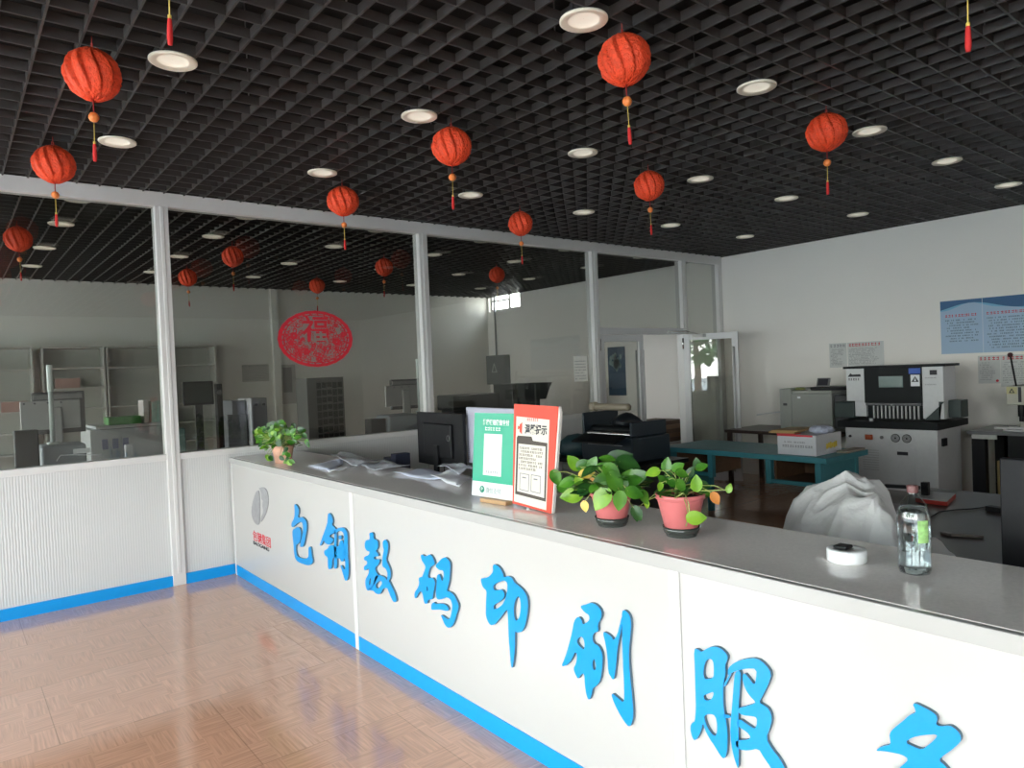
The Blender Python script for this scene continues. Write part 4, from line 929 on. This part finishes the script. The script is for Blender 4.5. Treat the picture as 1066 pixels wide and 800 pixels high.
obj('document_feeder', MB().box(XPf + .08, XPf + .5, y1 - .15, y0 - .2, z1_ + .036, z1_ + .075), black, pr, bevel=.01)
obj('control_screen', MB(frame((XPf + .08, at(850, 395, X=XPf + .08).y, z1_ + .075), (0, -1, 0), (.35, 0, .94))).box(0, .16, 0, .11, 0, .02), midgrey, pr, bevel=.006)
obj('screen_glass', MB(frame((XPf + .06, at(850, 395, X=XPf + .08).y, z1_ + .082), (0, -1, 0), (.35, 0, .94))).box(.02, .14, .015, .095, .0, .004), ink, pr)
obj('paper_tray', MB().add([(XPf + .05, y0 + .16, .98), (XPf + .45, y0 + .16, .98), (XPf + .45, y0 + .52, .93), (XPf + .05, y0 + .52, .93), (XPf + .05, y0 + .16, 1.0), (XPf + .45, y0 + .16, 1.0), (XPf + .45, y0 + .52, .95), (XPf + .05, y0 + .52, .95)], [(0, 3, 2, 1), (4, 5, 6, 7), (0, 1, 5, 4), (1, 2, 6, 5), (2, 3, 7, 6), (3, 0, 4, 7)]), lightgrey, pr)
obj('white_button', MB().box(XPf - .004, XPf, y0 - .12, y0 - .08, z1_ - .06, z1_ - .035), paper, pr)
obj('side_hole', MB().box(XPf - .004, XPf, y0 + .06, y0 + .11, z1_ - .15, z1_ - .12), ink, pr)
obj('outfeed', MB().prism([(0, 0), (.3, 0), (.3, .1)], [], 0, .2) if False else MB().box(XPf + .05, XPf + .5, y1 - .17, y1, .80, z1_ - .02), dark, pr, bevel=.01)
tag(obj('cloth_rag', MB().lathe([(.001, 0), (.05, 0), (.06, .012), (.035, .03), (.001, .026)], (XPf + .12, y0 - .06, z1_ + .040), 20, cap=False, rf=lambda t, z: 1 + .25 * math.sin(3 * t + 1)), mat('olive_cloth', (.2, .22, .07), .8)), 'small olive cloth lying on the grey printer lid', 'cloth')

# ------------------------------------------------------------------ drilling machine on black table, right
bt_ = thing('machine_table', (8.5, 2.2, 0), 'black table with a pale drawer under the drilling machine', 'table')
obj('tabletop', MB().box(8.2, 9.0, 1.2, 2.76, .80, .835), mat('grey_table_top', (.16, .16, .17), .3), bt_, bevel=.003)
obj('drawer_front', MB().box(8.21, 8.23, 2.50, 2.72, .755, .798), mat('beige_front', (.5, .5, .48), .5), bt_)
obj('side_cabinet', MB().box(8.25, 8.95, 1.25, 2.42, .0, .798), black, bt_, bevel=.003)
for (a, b) in ((8.26, 2.70), (8.93, 2.70)): obj('leg', MB().box(a - .03, a + .06, b - .09, b + .03, 0, .798), black, bt_)
obj('back_panel', MB().box(8.9, 8.93, 2.42, 2.64, .35, .798), black, bt_)
tag(obj('cardboard_box', MB().box(8.5, 8.72, 2.46, 2.59, .0, .50), mat('tan_cardboard', (.42, .30, .12), .6)), 'upright tan cardboard box standing in the gap of the black table', 'box')
dm = thing('drilling_machine', (8.45, 2.3, .836), 'beige paper drilling machine with a long black-knobbed lever at the right edge', 'drilling machine')
obj('head', MB().box(8.28, 8.62, 2.05, 2.43, 1.10, 1.29), mat('beige_machine', (.44, .43, .37), .45), dm, bevel=.01)
obj('column', MB().box(8.5, 8.66, 2.14, 2.38, .856, 1.10), MATS['beige_machine'], dm, bevel=.006)
obj('base', MB().box(8.26, 8.7, 2.0, 2.46, .836, .856), lightgrey, dm, bevel=.004)
obj('chuck', MB().cyl(.03, .98, 1.10, (8.38, 2.33, 0)).cyl(.02, .93, .98, (8.38, 2.33, 0)), black, dm)
obj('front_slot', MB().box(8.272, 8.28, 2.30, 2.325, 1.13, 1.28), ink, dm)
obj('paper_guide', MB().box(8.28, 8.34, 2.42, 2.54, .8565, .875).box(8.3, 8.33, 2.2, 2.42, .8565, .88), lightgrey, dm)
obj('lever', MB().tube([(8.3, 2.346, 1.28), (8.3, 2.388, 1.585)], .009, 8), black, dm)
obj('lever_knob', MB().lathe([(.001, -.025), (.018, -.02), (.026, 0), (.018, .02), (.001, .025)], (8.3, 2.391, 1.60), 16, cap=False), mat('dark_red_knob', (.05, .008, .01), .3), dm)
yt = obj('yellow_warning', MB(frame((8.2795, 2.425, 1.19), (0, -1, 0), (0, 0, 1))).prism([(.0, .02), (.09, .02), (.09, .09), (.0, .09)], [], 0, .001), mat('pale_yellow_label', (.45, .42, .22), .5), dm)
obj('warning_triangle', MB(frame((8.2785, 2.425, 1.19), (0, -1, 0), (0, 0, 1))).prism([(.02, .03), (.07, .03), (.045, .08)], [[(.033, .038), (.045, .062), (.057, .038)]], 0, .001), ink, yt)
obj('white_label', MB().box(8.2785, 8.28, 2.20, 2.27, 1.2, 1.25), paper, dm)

# ------------------------------------------------------------------ laminator with film roll, between counter and door
lt = thing('laminator_table', (5.2, 4.9, 0), 'dark cabinet table behind the pothos under the laminating machine', 'table')
obj('tabletop', MB().box(4.85, 5.55, 4.25, 5.55, .70, .74), black, lt, bevel=.004)
obj('carcass', MB().box(4.95, 5.5, 4.3, 4.95, 0, .70), dark, lt)
obj('drawer_unit', MB().box(4.92, 5.5, 5.12, 5.36, 0, .70), midgrey, lt)
dwr = MB()
for i in range(10): dwr.box(4.913, 4.92, 5.13, 5.35, .08 + i * .06, .125 + i * .06)
obj('drawer_fronts', dwr, machine_grey, lt)
lm = thing('laminator', (5.15, 4.85, .741), 'dark navy laminating machine with a tan film roll on top', 'laminator')
nav = mat('dark_navy_metal', (.02, .032, .045), .35)
obj('body', MB().prism([(4.9, 4.38), (5.45, 4.38), (5.45, 5.05), (4.9, 5.05)], [], .741, .98), nav, lm, bevel=.02)
obj('side_plate', MB().box(4.92, 5.42, 4.40, 4.43, .98, 1.12), nav, lm, bevel=.01)
obj('side_plate', MB().box(4.92, 5.42, 5.02, 5.05, .98, 1.2), nav, lm, bevel=.01)
obj('upper_roller', MB().cyl(.045, 4.43, 5.02, (5.05, 0, 1.03), 24, 'y'), tbm, lm)
obj('lower_roller', MB().cyl(.03, 4.43, 5.02, (4.97, 0, 1.0), 20, 'y'), steel, lm)
obj('feed_tray', MB().add([(4.9, 4.45, .985), (4.9, 5.0, .985), (4.72, 5.0, .93), (4.72, 4.45, .93), (4.9, 4.45, 1.0), (4.9, 5.0, 1.0), (4.72, 5.0, .945), (4.72, 4.45, .945)], [(0, 1, 2, 3), (7, 6, 5, 4), (0, 4, 5, 1), (1, 5, 6, 2), (2, 6, 7, 3), (3, 7, 4, 0)]), tbm, lm)
obj('pale_front_strip', MB().box(4.893, 4.9, 4.5, 4.95, .90, .905), lightgrey, lm)  # thin pale grey strip across the front of the body
tag(obj('film_roll', MB().cyl(.036, 4.72, 5.19, (5.25, 0, 1.238), 24, 'y').cyl(.05, 5.17, 5.23, (5.25, 0, 1.238), 24, 'y'), mat('tan_film', (.34, .29, .22), .4)), 'tan film roll with a pale end cap lying across the laminator', 'film roll')
gn = MB(); gn.lathe([(.001, 0), (.16, 0), (.19, .05), (.17, .14), (.10, .2), (.001, .22)], (5.15, 5.36, .741), 24, cap=False, rf=lambda t, z: 1 + .12 * math.sin(3 * t + z * 9))
tag(obj('covered_bundle', gn, mat('dark_teal_cover', (.02, .06, .075), .5)), 'dark teal covered bundle left of the laminator', 'bundle')
gn = MB(); gn.lathe([(.001, 0), (.13, 0), (.15, .03), (.12, .07), (.05, .11), (.001, .12)], (5.1, 4.62, 1.081), 24, cap=False, rf=lambda t, z: 1 + .15 * math.sin(4 * t + z * 20))
tag(obj('black_bag', gn, mat('black_bag', (.016, .02, .026), .4)), 'black crumpled bag on top of the laminator', 'bag')

# ------------------------------------------------------------------ office behind the glass
def back(px0, px1, pyt, pyb, Y, dep, nm=None):
    """world box whose front face stands at depth Y and covers that patch of view"""
    a = at(px0, pyt, Y=Y); b = at(px1, pyb, Y=Y); return MB().box(a.x, b.x, Y, Y + dep, b.z, a.z)
shelf_w = mat('grey_white_shelf', (.42, .42, .39), .6, noise=.04, scale=3)
units = [(.0, .97, 'leftmost'), (1.07, 1.84, 'second'), (1.86, 2.66, 'third'), (2.68, 3.40, 'rightmost')]
for i, (a, b, nm) in enumerate(units):
    u = thing('display_shelf', ((a + b) / 2, YB - .2, 0), 'pale wall display shelf unit on the office back wall, %s of four' % nm, 'shelf unit', 'display shelves along the office back wall')
    obj('carcass', MB().box(a, b, YB - .03, YB - .01, .0, 2.22).box(a, a + .02, YB - .34, YB - .03, 0, 2.22).box(b - .02, b, YB - .34, YB - .03, 0, 2.22), shelf_w, u)
    for k in range(7):
        z = .45 + k * .295
        obj('shelf', MB().box(a + .02, b - .02, YB - .33, YB - .03, z, z + .022), shelf_w, u)
rb = random.Random(12)
for (px, py, w_, h_, mm, lb) in ((70, 397, 22, 8, 'reddish', 'faint reddish'), (15, 418, 14, 12, 'rose', 'faint rose')):
    p = at(px, py, Y=YB - .25); 
    tag(obj('leaflet_stack', MB().box(p.x - .15, p.x + .15, YB - .3, YB - .1, 1.6525 if py < 410 else 1.3575, (1.6525 if py < 410 else 1.3575) + .14), mat(mm + '_print', (.35, .2, .17), .6)), lb + ' leaflet stack on the office wall shelf', 'leaflets')
ML_ = frame((3.90, YB - .003, 1.636), (1, 0, 0), (0, 0, 1)) 
o = tag(obj('wall_notice', MB(ML_).box(0, .455, 0, .29, -.002, .0), mat('dim_paper', (.50, .49, .46), .6)), 'grey printed notice on the office back wall above the metal cabinet', 'poster')
sb = MB(ML_); scribble(sb, .01, .44, .25, .03, rp_, 1)
for r in range(8): scribble(sb, .02, .43, .22 - r * .027, .013, rp_, .9)
obj('text_rows', sb, grey_ink, o)
a = at(291, 380, Y=YB - .02); b = at(309, 420, Y=YB - .02)
wb_ = tag(obj('white_board', MB().box(a.x, b.x, YB - .03, YB - .005, b.z, a.z), mat('dim_white', (.5, .49, .46), .5), bevel=.004), 'pale framed board on the office back wall beside the pilaster', 'board')
obj('board_sheet', MB().box(a.x + .05, b.x - .07, YB - .032, YB - .03, b.z + .2, a.z - .05), mat('dusky_sheet', (.26, .24, .24), .6), wb_)
# pigeonhole cabinet
a = at(319, 394, Y=10.9); b = at(360, 452, Y=10.9)
pg = thing('pigeonhole_cabinet', ((a.x + b.x) / 2, 11.1, 0), 'tall grey cabinet of many small pigeonholes in the office', 'cabinet')
obj('carcass', MB().box(a.x, b.x, 10.9, 11.35, 0, a.z), mat('cabinet_grey', (.19, .19, .18), .5), pg, bevel=.004)
hp = MB(); W_ = b.x - a.x; x0 = a.x + W_ * .24; cw = W_ * .72 / 5
for i in range(5):
    for j in range(11):
        z = .28 + j * (a.z - .34) / 11
        hp.box(x0 + i * cw + .008, x0 + (i + 1) * cw - .008, 10.893, 10.9, z + .012 * ((i * 7 + j * 3) % 3), z + (a.z - .34) / 11 - .02)
obj('pigeonholes', hp, mat('hole_dark', (.03, .03, .03), .7), pg)
# metal locker and chest near the shelves
a = at(262, 415, Y=9.6); b = at(280, 465, Y=9.6)
lk = thing('metal_locker', ((a.x + b.x) / 2, 9.8, 0), 'grey metal cabinet with two black knobs standing in the office', 'cabinet')
obj('carcass', MB().box(a.x, b.x, 9.6, 10.1, 0, a.z), mat('locker_grey', (.24, .245, .26), .4), lk, bevel=.004)
obj('bright_edge', MB().box(a.x - .02, a.x, 9.58, 10.1, 0, a.z), lightgrey, lk)
for u in (.25, .75): obj('knob', MB().cyl(.018, 9.575, 9.6, (a.x + (b.x - a.x) * u, 0, a.z - .09), 14, 'y'), ink, lk)
a = at(236, 418, Y=9.7); b = at(261, 460, Y=9.7)
tag(obj('filing_chest', MB().box(a.x, a.x + .55 if a.x + .55 < b.x - .01 else b.x - .04, 9.7, 10.2, 0, at(240, 432, Y=9.7).z).box(a.x + .08, b.x - .04, 9.75, 10.2, at(240, 432, Y=9.7).z, a.z), mat('chest_grey', (.17, .175, .19), .4), bevel=.005), 'low grey metal chest left of the two-knob cabinet', 'cabinet')

# office desk along the glass
od = thing('office_desk', (2.5, 6.95, 0), 'pale grey desk right behind the glass partition', 'desk')
obj('desktop', MB().box(-.4, 2.55, 6.5, 7.25, .71, .75), mat('pale_grey_laminate', (.40, .41, .42), .35), od, bevel=.003)
for x_ in (-.38, 1.0, 2.5): obj('desk_leg', MB().box(x_ - .02, x_ + .02, 6.52, 7.23, 0, .71), midgrey, od)
# book scanner: rounded base with a pole, big silver monitor behind
def pole_scanner(label, X0, X1, pxp, ptop, pb, Y, ztop, deskz=.75):
    o = thing('overhead_scanner', ((X0 + X1) / 2, Y + .15, deskz), label, 'scanner')
    obj('base', MB().box(X0, X1, Y, Y + .3, deskz, ztop), mat('scanner_grey', (.23, .25, .27), .4), o, bevel=.03, seg=4)
    p = at(pxp, ptop, Y=Y + .12); q_ = Vector((p.x, Y + .12, ztop))
    obj('pole', MB().tube([(p.x, Y + .12, ztop - .005), (p.x, Y + .12, p.z)], .017, 14).cyl(.045, ztop, ztop + .02, (p.x, Y + .12, 0), 20), mat('pale_pole', (.42, .47, .46), .3), o)
    obj('pole_sleeve', MB().cyl(.021, p.z - .22, p.z, (p.x, Y + .12, 0), 14), mat('pale_sleeve', (.62, .68, .66), .35), o)
    return o
a = at(42, 461, Y=6.75); b = at(90, 461, Y=6.75)
sc1 = pole_scanner('grey scanner base with a tall pale pole behind the left glass pane', a.x, b.x, 51, 380, 460, 6.75, a.z - .03)
obj('white_label', MB().box(a.x + .22, a.x + .34, 6.748, 6.75, a.z - .115, a.z - .075), paper, sc1)
obj('white_cable', MB().tube([(a.x + .1, 6.74, a.z - .16), (a.x + .13, 6.74, a.z - .115), (a.x + .22, 6.74, a.z - .12), (a.x + .3, 6.735, a.z - .13), (a.x + .42, 6.735, a.z - .14)], .004, 6), paper, sc1)
silver = mat('silver_back', (.34, .33, .33), .35, noise=.03)
def silver_monitor(label, px0, px1, pyt, pyb, Y, deskz=.75):
    a = at(px0, pyt, Y=Y); b = at(px1, pyb, Y=Y); w_ = b.x - a.x; h_ = a.z - b.z
    o = thing('computer_monitor', ((a.x + b.x) / 2, Y + .1, deskz), label, 'monitor')
    obj('back_shell', MB().box(a.x, b.x - w_ * .08, Y, Y + .03, b.z + .02, a.z - .07), silver, o, bevel=.006)
    obj('bezel', MB().box(a.x + w_ * .18, b.x, Y + .031, Y + .07, b.z - .02, a.z), dark, o, bevel=.004)
    obj('top_plate', MB().box(a.x + w_ * .2, b.x - w_ * .04, Y + .005, Y + .03, a.z - .06, a.z - .02), midgrey, o)
    obj('neck', MB().prism([(a.x + w_ * .42, deskz + .012), (a.x + w_ * .60, deskz + .012), (a.x + w_ * .62, b.z + h_ * .55), (a.x + w_ * .42, b.z + h_ * .55)], [], 0, .03) if False else MB().box(a.x + w_ * .42, a.x + w_ * .62, Y - .03, Y, deskz + .01, b.z + h_ * .62), silver, o, bevel=.01)
    obj('foot', MB().box(a.x + w_ * .32, a.x + w_ * .72, Y - .12, Y + .1, deskz, deskz + .011), silver, o, bevel=.004)
    sc = MB()
    for u in (.06, .22, .42, .62): sc.cyl(.008, Y - .003, Y, (a.x + w_ * u, 0, a.z - .09), 8, 'y')
    obj('screws', sc, ink, o)
    return o
silver_monitor('silver back of a large monitor beside the tall pale pole, left glass pane', 20, 90, 410, 447, 7.18)
bm = tag(obj('black_box', MB().box(at(14, 448, Y=6.55).x, at(40, 448, Y=6.55).x, 6.55, 6.65, .751, at(20, 449, Y=6.55).z), black, bevel=.01), 'dark box in front of the silver monitor behind the glass', 'box')
bm.location.z += 0
# copier
a = at(93, 446, Y=7.9); b = at(172, 462, Y=7.9)
cpx = thing('copier', ((a.x + b.x) / 2, 8.2, 0), 'pale grey copier with folders and a green tray on top, behind the glass', 'copier')
obj('body', MB().box(a.x, b.x, 7.9, 8.5, 0, a.z - .02), mat('copier_grey', (.33, .345, .35), .4), cpx, bevel=.01)
obj('lid', MB().box(a.x + .05, b.x - .02, 7.88, 8.5, a.z - .018, a.z + .01), mat('copier_lid', (.42, .43, .43), .4), cpx, bevel=.006)
bl = MB()
for i in range(3): bl.box(a.x + .1 + i * .09, a.x + .15 + i * .09, 7.885, 7.9, a.z - .22, a.z - .12)
obj('blue_marks', bl, mat('muted_navy', (.06, .07, .16), .5), cpx)
zc = a.z + .0105
p_ = at(112, 440, Y=8.0); q_ = at(146, 440, Y=8.0)
tag(obj('green_tray', MB().box(p_.x, q_.x, 7.95, 8.2, zc, zc + .075), mat('grass_green', (.06, .22, .05), .6, noise=.5, scale=40), bevel=.004), 'green tray on top of the copier behind the glass', 'tray')
p_ = at(148, 417, Y=8.0); q_ = at(154.5, 440, Y=8.0)
tag(obj('file_folder', MB().box(p_.x, q_.x, 7.96, 8.2, zc, p_.z), mat('pinkish_grey', (.45, .40, .38), .5, noise=.3, scale=30)), 'upright pinkish-grey file folder on the copier', 'folder')
p_ = at(156.5, 418, Y=8.0); q_ = at(165, 440, Y=8.0)
tag(obj('file_folder', MB().box(p_.x, q_.x, 7.96, 8.2, zc, p_.z), mat('pale_jade', (.26, .40, .34), .5, noise=.3, scale=30)), 'upright pale jade file folder on the copier', 'folder')
tag(obj('tape_cutter', MB().box(at(129, 465, Y=7.0).x, at(138, 465, Y=7.0).x, 6.95, 7.0, .751, at(129, 463, Y=7.0).z), lightgrey, bevel=.01), 'small pale desk gadget on the office desk beside the post', 'desk gadget')
# black monitor with speaker
a = at(190, 398, Y=8.6); b = at(223, 421, Y=8.6)
dk2 = thing('office_desk', (3.0, 8.8, 0), 'dark desk deep in the office under the black monitor', 'desk')
obj('desktop', MB().box(2.3, 3.75, 8.45, 9.1, .71, .75), dark_wood, dk2); 
for x_ in (2.33, 3.72): obj('desk_side', MB().box(x_ - .02, x_ + .02, 8.47, 9.08, 0, .71), dark_wood, dk2)
obj('modesty_panel', MB().box(2.35, 3.70, 8.5, 8.52, .2, .71), dark_wood, dk2)
bm = thing('computer_monitor', ((a.x + b.x) / 2, 8.65, .75), 'black monitor facing the glass on a dark desk deep in the office', 'monitor')
obj('housing', MB().box(a.x, b.x, 8.6, 8.65, b.z, a.z), black, bm, bevel=.005)
obj('screen', MB().box(a.x + .02, b.x - .02, 8.596, 8.6, b.z + .03, a.z - .02), mat('dim_screen', (.03, .04, .035), .3), bm)
obj('stand', MB().box((a.x + b.x) / 2 - .04, (a.x + b.x) / 2 + .04, 8.61, 8.64, .75, b.z).box((a.x + b.x) / 2 - .12, (a.x + b.x) / 2 + .12, 8.55, 8.72, .75, .762), dark, bm)
p_ = at(223.5, 400, Y=8.7); q_ = at(230, 416, Y=8.7)
sp_ = tag(obj('speaker', MB().box(p_.x + .02, q_.x + .02, 8.7, 8.8, .751, p_.z), black, bevel=.004), 'tall black speaker right of the black office monitor', 'speaker')
obj('speaker_cone', MB().lathe([(.001, 0), (.02, 0), (.032, -.004), (.034, -.002)], (0, 0, 0), 16, cap=False) if False else MB().cyl(.03, 8.694, 8.70, ((p_.x + q_.x) / 2 + .02, 0, p_.z - .1), 16, 'y'), midgrey, sp_)
tag(obj('pen_bin', MB().box(at(184.5, 446, Y=7.1).x, at(193, 446, Y=7.1).x, 7.1, 7.18, .751, at(188, 446, Y=7.1).z), mat('jade_bin', (.15, .24, .22), .4), bevel=.01), 'small jade plastic bin right of the first post behind the glass', 'bin')

# second office desk to the right of the second pane with a silver computer
od2 = thing('office_desk', (5.2, 7.2, 0), 'pale office desk behind the glass near the second tall post', 'desk')
obj('desktop', MB().box(3.0, 6.2, 6.5, 7.6, .71, .75), MATS['pale_grey_laminate'], od2, bevel=.003)
for x_ in (3.05, 4.6, 6.15): obj('desk_leg', MB().box(x_ - .02, x_ + .02, 6.52, 7.58, 0, .71), midgrey, od2)
silver_monitor('silver back of a monitor left of the second tall post behind the glass', 401, 441, 396, 423, 7.35)
a = at(404, 433, Y=6.9); b = at(436, 433, Y=6.9)
pole_scanner('grey scanner base with a thin pole beside the second tall post', a.x, b.x, 434.5, 374, 430, 6.9, a.z)
a = at(386, 437, Y=6.95); b = at(402, 446, Y=6.95)
tag(obj('black_stapler_box', MB().box(a.x, b.x, 6.95, 7.1, .751, a.z), black, bevel=.006), 'small black box on the office desk left of the scanner', 'box').name = 'black_box'
# dark plotter and machines towards the right wall
a = at(471, 412, Y=9.0); b = at(521, 424, Y=9.0)
plo = thing('wide_plotter', ((a.x + b.x) / 2, 9.2, 0), 'long dark wide-format plotter in the office behind the payment card', 'plotter')
obj('body', MB().box(a.x, b.x, 9.0, 9.45, b.z, a.z), mat('plotter_dark', (.03, .036, .036), .4), plo, bevel=.02)
obj('lower_tray', MB().box(a.x + .05, b.x - .05, 9.05, 9.4, b.z - .12, b.z), dark, plo)
for x_ in (a.x + .15, b.x - .15): obj('leg', MB().box(x_ - .03, x_ + .03, 9.1, 9.3, 0, b.z - .12), dark, plo)
a = at(507, 371, X=XW); b = at(532, 400, X=XW)
eb = thing('electrical_box', (XW - .08, (a.y + b.y) / 2, b.z), 'grey electrical box with a warning sticker on the office right wall', 'electrical box')
obj('cabinet', MB().box(XW - .16, XW - .002, b.y, min(a.y - .15, 11.98), b.z, a.z), mat('box_grey', (.15, .165, .165), .5), eb, bevel=.004)
Me = frame((XW - .161, a.y - .35, b.z + .25), (0, -1, 0), (0, 0, 1))
obj('warning_sticker', MB(Me).prism([(0, 0), (.2, 0), (.1, .2)], [[(.04, .02), (.1, .15), (.16, .02)]], 0, .001), lightgrey, eb)
obj('conduit', MB().tube([(XW - .05, a.y - .4, a.z), (XW - .05, a.y - .4, 3.2)], .02, 8).tube([(XW - .05, a.y - .5, b.z), (XW - .05, a.y - .5, .9)], .02, 8), midgrey, eb)
a = at(533, 400, Y=8.8); b = at(563, 432, Y=8.8)
fm = thing('folding_machine', ((a.x + b.x) / 2, 9.0, 0), 'dark office machine with an angled feeder seen through the glass above the red card', 'folding machine')
obj('body', MB().box(a.x, b.x, 8.8, 9.3, 0, a.z), mat('plotter_dark', (0, 0, 0)), fm, bevel=.01)
p_ = at(577, 401, Y=8.8)
obj('angled_feeder', MB(frame((0, 9.2, 0), (1, 0, 0), (0, 0, 1))).prism([(b.x, a.z - .28), (b.x + .02, a.z), (p_.x, a.z - .01), (p_.x - .05, a.z - .08), (p_.x - .15, a.z - .28)], [], 0, .35), MATS['plotter_dark'], fm)
obj('pale_post', MB().box(b.x - .12, b.x - .09, 8.79, 8.8, .6, a.z - .02), midgrey, fm)
# notice taped inside the glass next to the third post
a = at(597, 371, Y=YP + .044); b = at(612, 397, Y=YP + .044)
Mn = frame((a.x, YP + .0445, b.z), (1, 0, 0), (0, 0, 1))
o = tag(obj('glass_notice', MB(Mn).box(0, b.x - a.x, 0, a.z - b.z, -.001, .0), mat('dusty_paper', (.9, .9, .84), .6)), 'small white notice taped on the glass left of the door post', 'notice')
sb = MB(Mn)
for r in range(7): scribble(sb, .02, b.x - a.x - .02, .03 + r * .036, .012, rp_, .8, .0, .0005)
obj('text_rows', sb, grey_ink, o)
# stack of boards beyond the open door
a = at(672, 441, Y=6.95); b = at(712, 457, Y=6.95)
tb = thing('pallet_table', ((a.x + b.x) / 2, 7.2, 0), 'low steel trolley holding brown boards seen through the open door', 'trolley')
zt3 = b.z - .02
obj('top', MB().box(a.x - .1, b.x + .05, 6.95, 7.55, zt3 - .04, zt3), lightgrey, tb)
for x_ in (a.x - .07, b.x + .02):
    for y_ in (6.98, 7.52): obj('leg', MB().box(x_ - .02, x_ + .02, y_ - .02, y_ + .02, 0, zt3 - .04), midgrey, tb)
obj('lower_shelf', MB().box(a.x - .05, b.x + .0, 6.98, 7.52, .3, .33), dark, tb)
n = 5; hh = (a.z - zt3) / n
cols = [(.10, .05, .03), (.2, .11, .06), (.13, .075, .045), (.24, .15, .09), (.11, .06, .04)]
for i in range(n):
    tag(obj('fibre_board', MB().box(a.x - .06 + .02 * (i % 2), b.x + .03 - .03 * (i % 3), 6.97 + .01 * (i % 2), 7.5, zt3 + i * hh + .001, zt3 + (i + 1) * hh - .002), mat('board_%d' % i, cols[i], .6)), 'brown board on the trolley beyond the door, number %d from the bottom' % (i + 1) if False else ['lowest brown board of the stack beyond the open door', 'second-lowest brown board of the stack beyond the open door', 'middle brown board of the stack beyond the open door', 'second-highest brown board of the stack beyond the open door', 'top brown board of the stack beyond the open door'][i], 'board', 'brown boards stacked on the trolley')
# blue poster inside, reflected or seen through the closed leaf
a = at(632, 362, X=XW - .01); b = at(652, 412, X=XW - .01)
Mp = frame((XW - .003, a.y, b.z), (0, -1, 0), (0, 0, 1))
o = tag(obj('office_poster', MB(Mp).box(0, a.y - b.y, 0, a.z - b.z, -.002, 0), mat('deep_blue_poster', (.03, .08, .15), .5)), 'dark blue poster on the office wall seen through the closed door leaf', 'poster')
pb_ = MB(Mp); W_ = a.y - b.y; H_ = a.z - b.z
for i in range(26): 
    u, v = rnd.gauss(.5, .17), rnd.gauss(.68, .1); pb_.prism([(W_ * u + .035 * math.cos(k), H_ * v + .05 * math.sin(k)) for k in range(0, 6)], [], 0, .001)
obj('pale_flower_pattern', pb_, mat('pale_blue_print', (.25, .36, .36), .5), o)

# ------------------------------------------------------------------ outside, seen in reflections through the left windows
struct('ground', MB().box(-60, XL - .21, -40, 45, -.2, -.08), mat('concrete_paving', (.42, .41, .38), .9))
rt = random.Random(2)
for i, (x_, y_) in enumerate(((-11, 2.2), (-12, 6.5), (-10.5, -3.5))):
    t_ = thing('tree', (x_, y_, -.08), ['leafy green tree outside the left windows, middle of three', 'leafy green tree outside the left windows, farthest from the camera', 'leafy green tree outside the left windows, nearest the front wall'][i], 'tree', 'trees outside the left windows')
    obj('trunk', MB().tube([(x_, y_, -.08), (x_ + .1, y_, 1.5), (x_, y_ + .1, 3)], .16, 10, .09), brown, t_)
    cr2 = MB()
    for k in range(420):
        a_ = rt.uniform(0, 2 * PI); e = rt.uniform(-1, 1); r_ = 1.9 * rt.uniform(.5, 1) ** .4
        c = Vector((x_ + r_ * math.cos(a_) * math.sqrt(1 - e * e), y_ + r_ * math.sin(a_) * math.sqrt(1 - e * e), 3.5 + r_ * e * 1.1))
        leaf(cr2, c, rt.uniform(.35, .6), (rt.uniform(-1, 1), rt.uniform(-1, 1), rt.uniform(-1, .3)), (rt.uniform(-1, 1), rt.uniform(-1, 1), 1))
    obj('crown', cr2, g1, t_)

# ------------------------------------------------------------------ light
sc = bpy.context.scene
wd = bpy.data.worlds.new('sky'); sc.world = wd; wd.use_nodes = True; nt = wd.node_tree
bg = nt.nodes['Background']; tc = nt.nodes.new('ShaderNodeTexCoord'); sp = nt.nodes.new('ShaderNodeSeparateXYZ'); rp = nt.nodes.new('ShaderNodeValToRGB')
nt.links.new(tc.outputs['Generated'], sp.inputs[0]); nt.links.new(sp.outputs['Z'], rp.inputs[0]); nt.links.new(rp.outputs[0], bg.inputs[0])
rp.color_ramp.elements[0].color = (.98, .97, .95, 1); rp.color_ramp.elements[1].color = (.62, .78, 1, 1); rp.color_ramp.elements[1].position = .8
bg.inputs[1].default_value = 7.0
for i, (a, b) in enumerate(WY):
    l = bpy.data.lights.new('window_portal', 'AREA'); l.shape = 'RECTANGLE'; l.size = 2.6; l.size_y = b - a
    l.cycles.is_portal = True
    o = bpy.data.objects.new('window_portal', l); C.objects.link(o); o.location = (XL - .19, (a + b) / 2, 1.67); o.rotation_euler = (0, R(-90), 0)
def sky_area(loc, rot, sx, sy, e, col=(1, .98, .95)):
    l = bpy.data.lights.new('daylight', 'AREA'); l.shape = 'RECTANGLE'; l.size = sx; l.size_y = sy; l.energy = e; l.color = col
    o = bpy.data.objects.new('daylight', l); C.objects.link(o); o.location = loc; o.rotation_euler = rot; return o
vs_ = sc.view_settings; vs_.view_transform = 'Standard'; vs_.look = 'None'; vs_.exposure = 1.6; vs_.gamma = 1; vs_.use_curve_mapping = False
if hasattr(sc, 'cycles'):
    sc.cycles.max_bounces = 10; sc.cycles.diffuse_bounces = 5; sc.cycles.glossy_bounces = 5; sc.cycles.transparent_max_bounces = 24
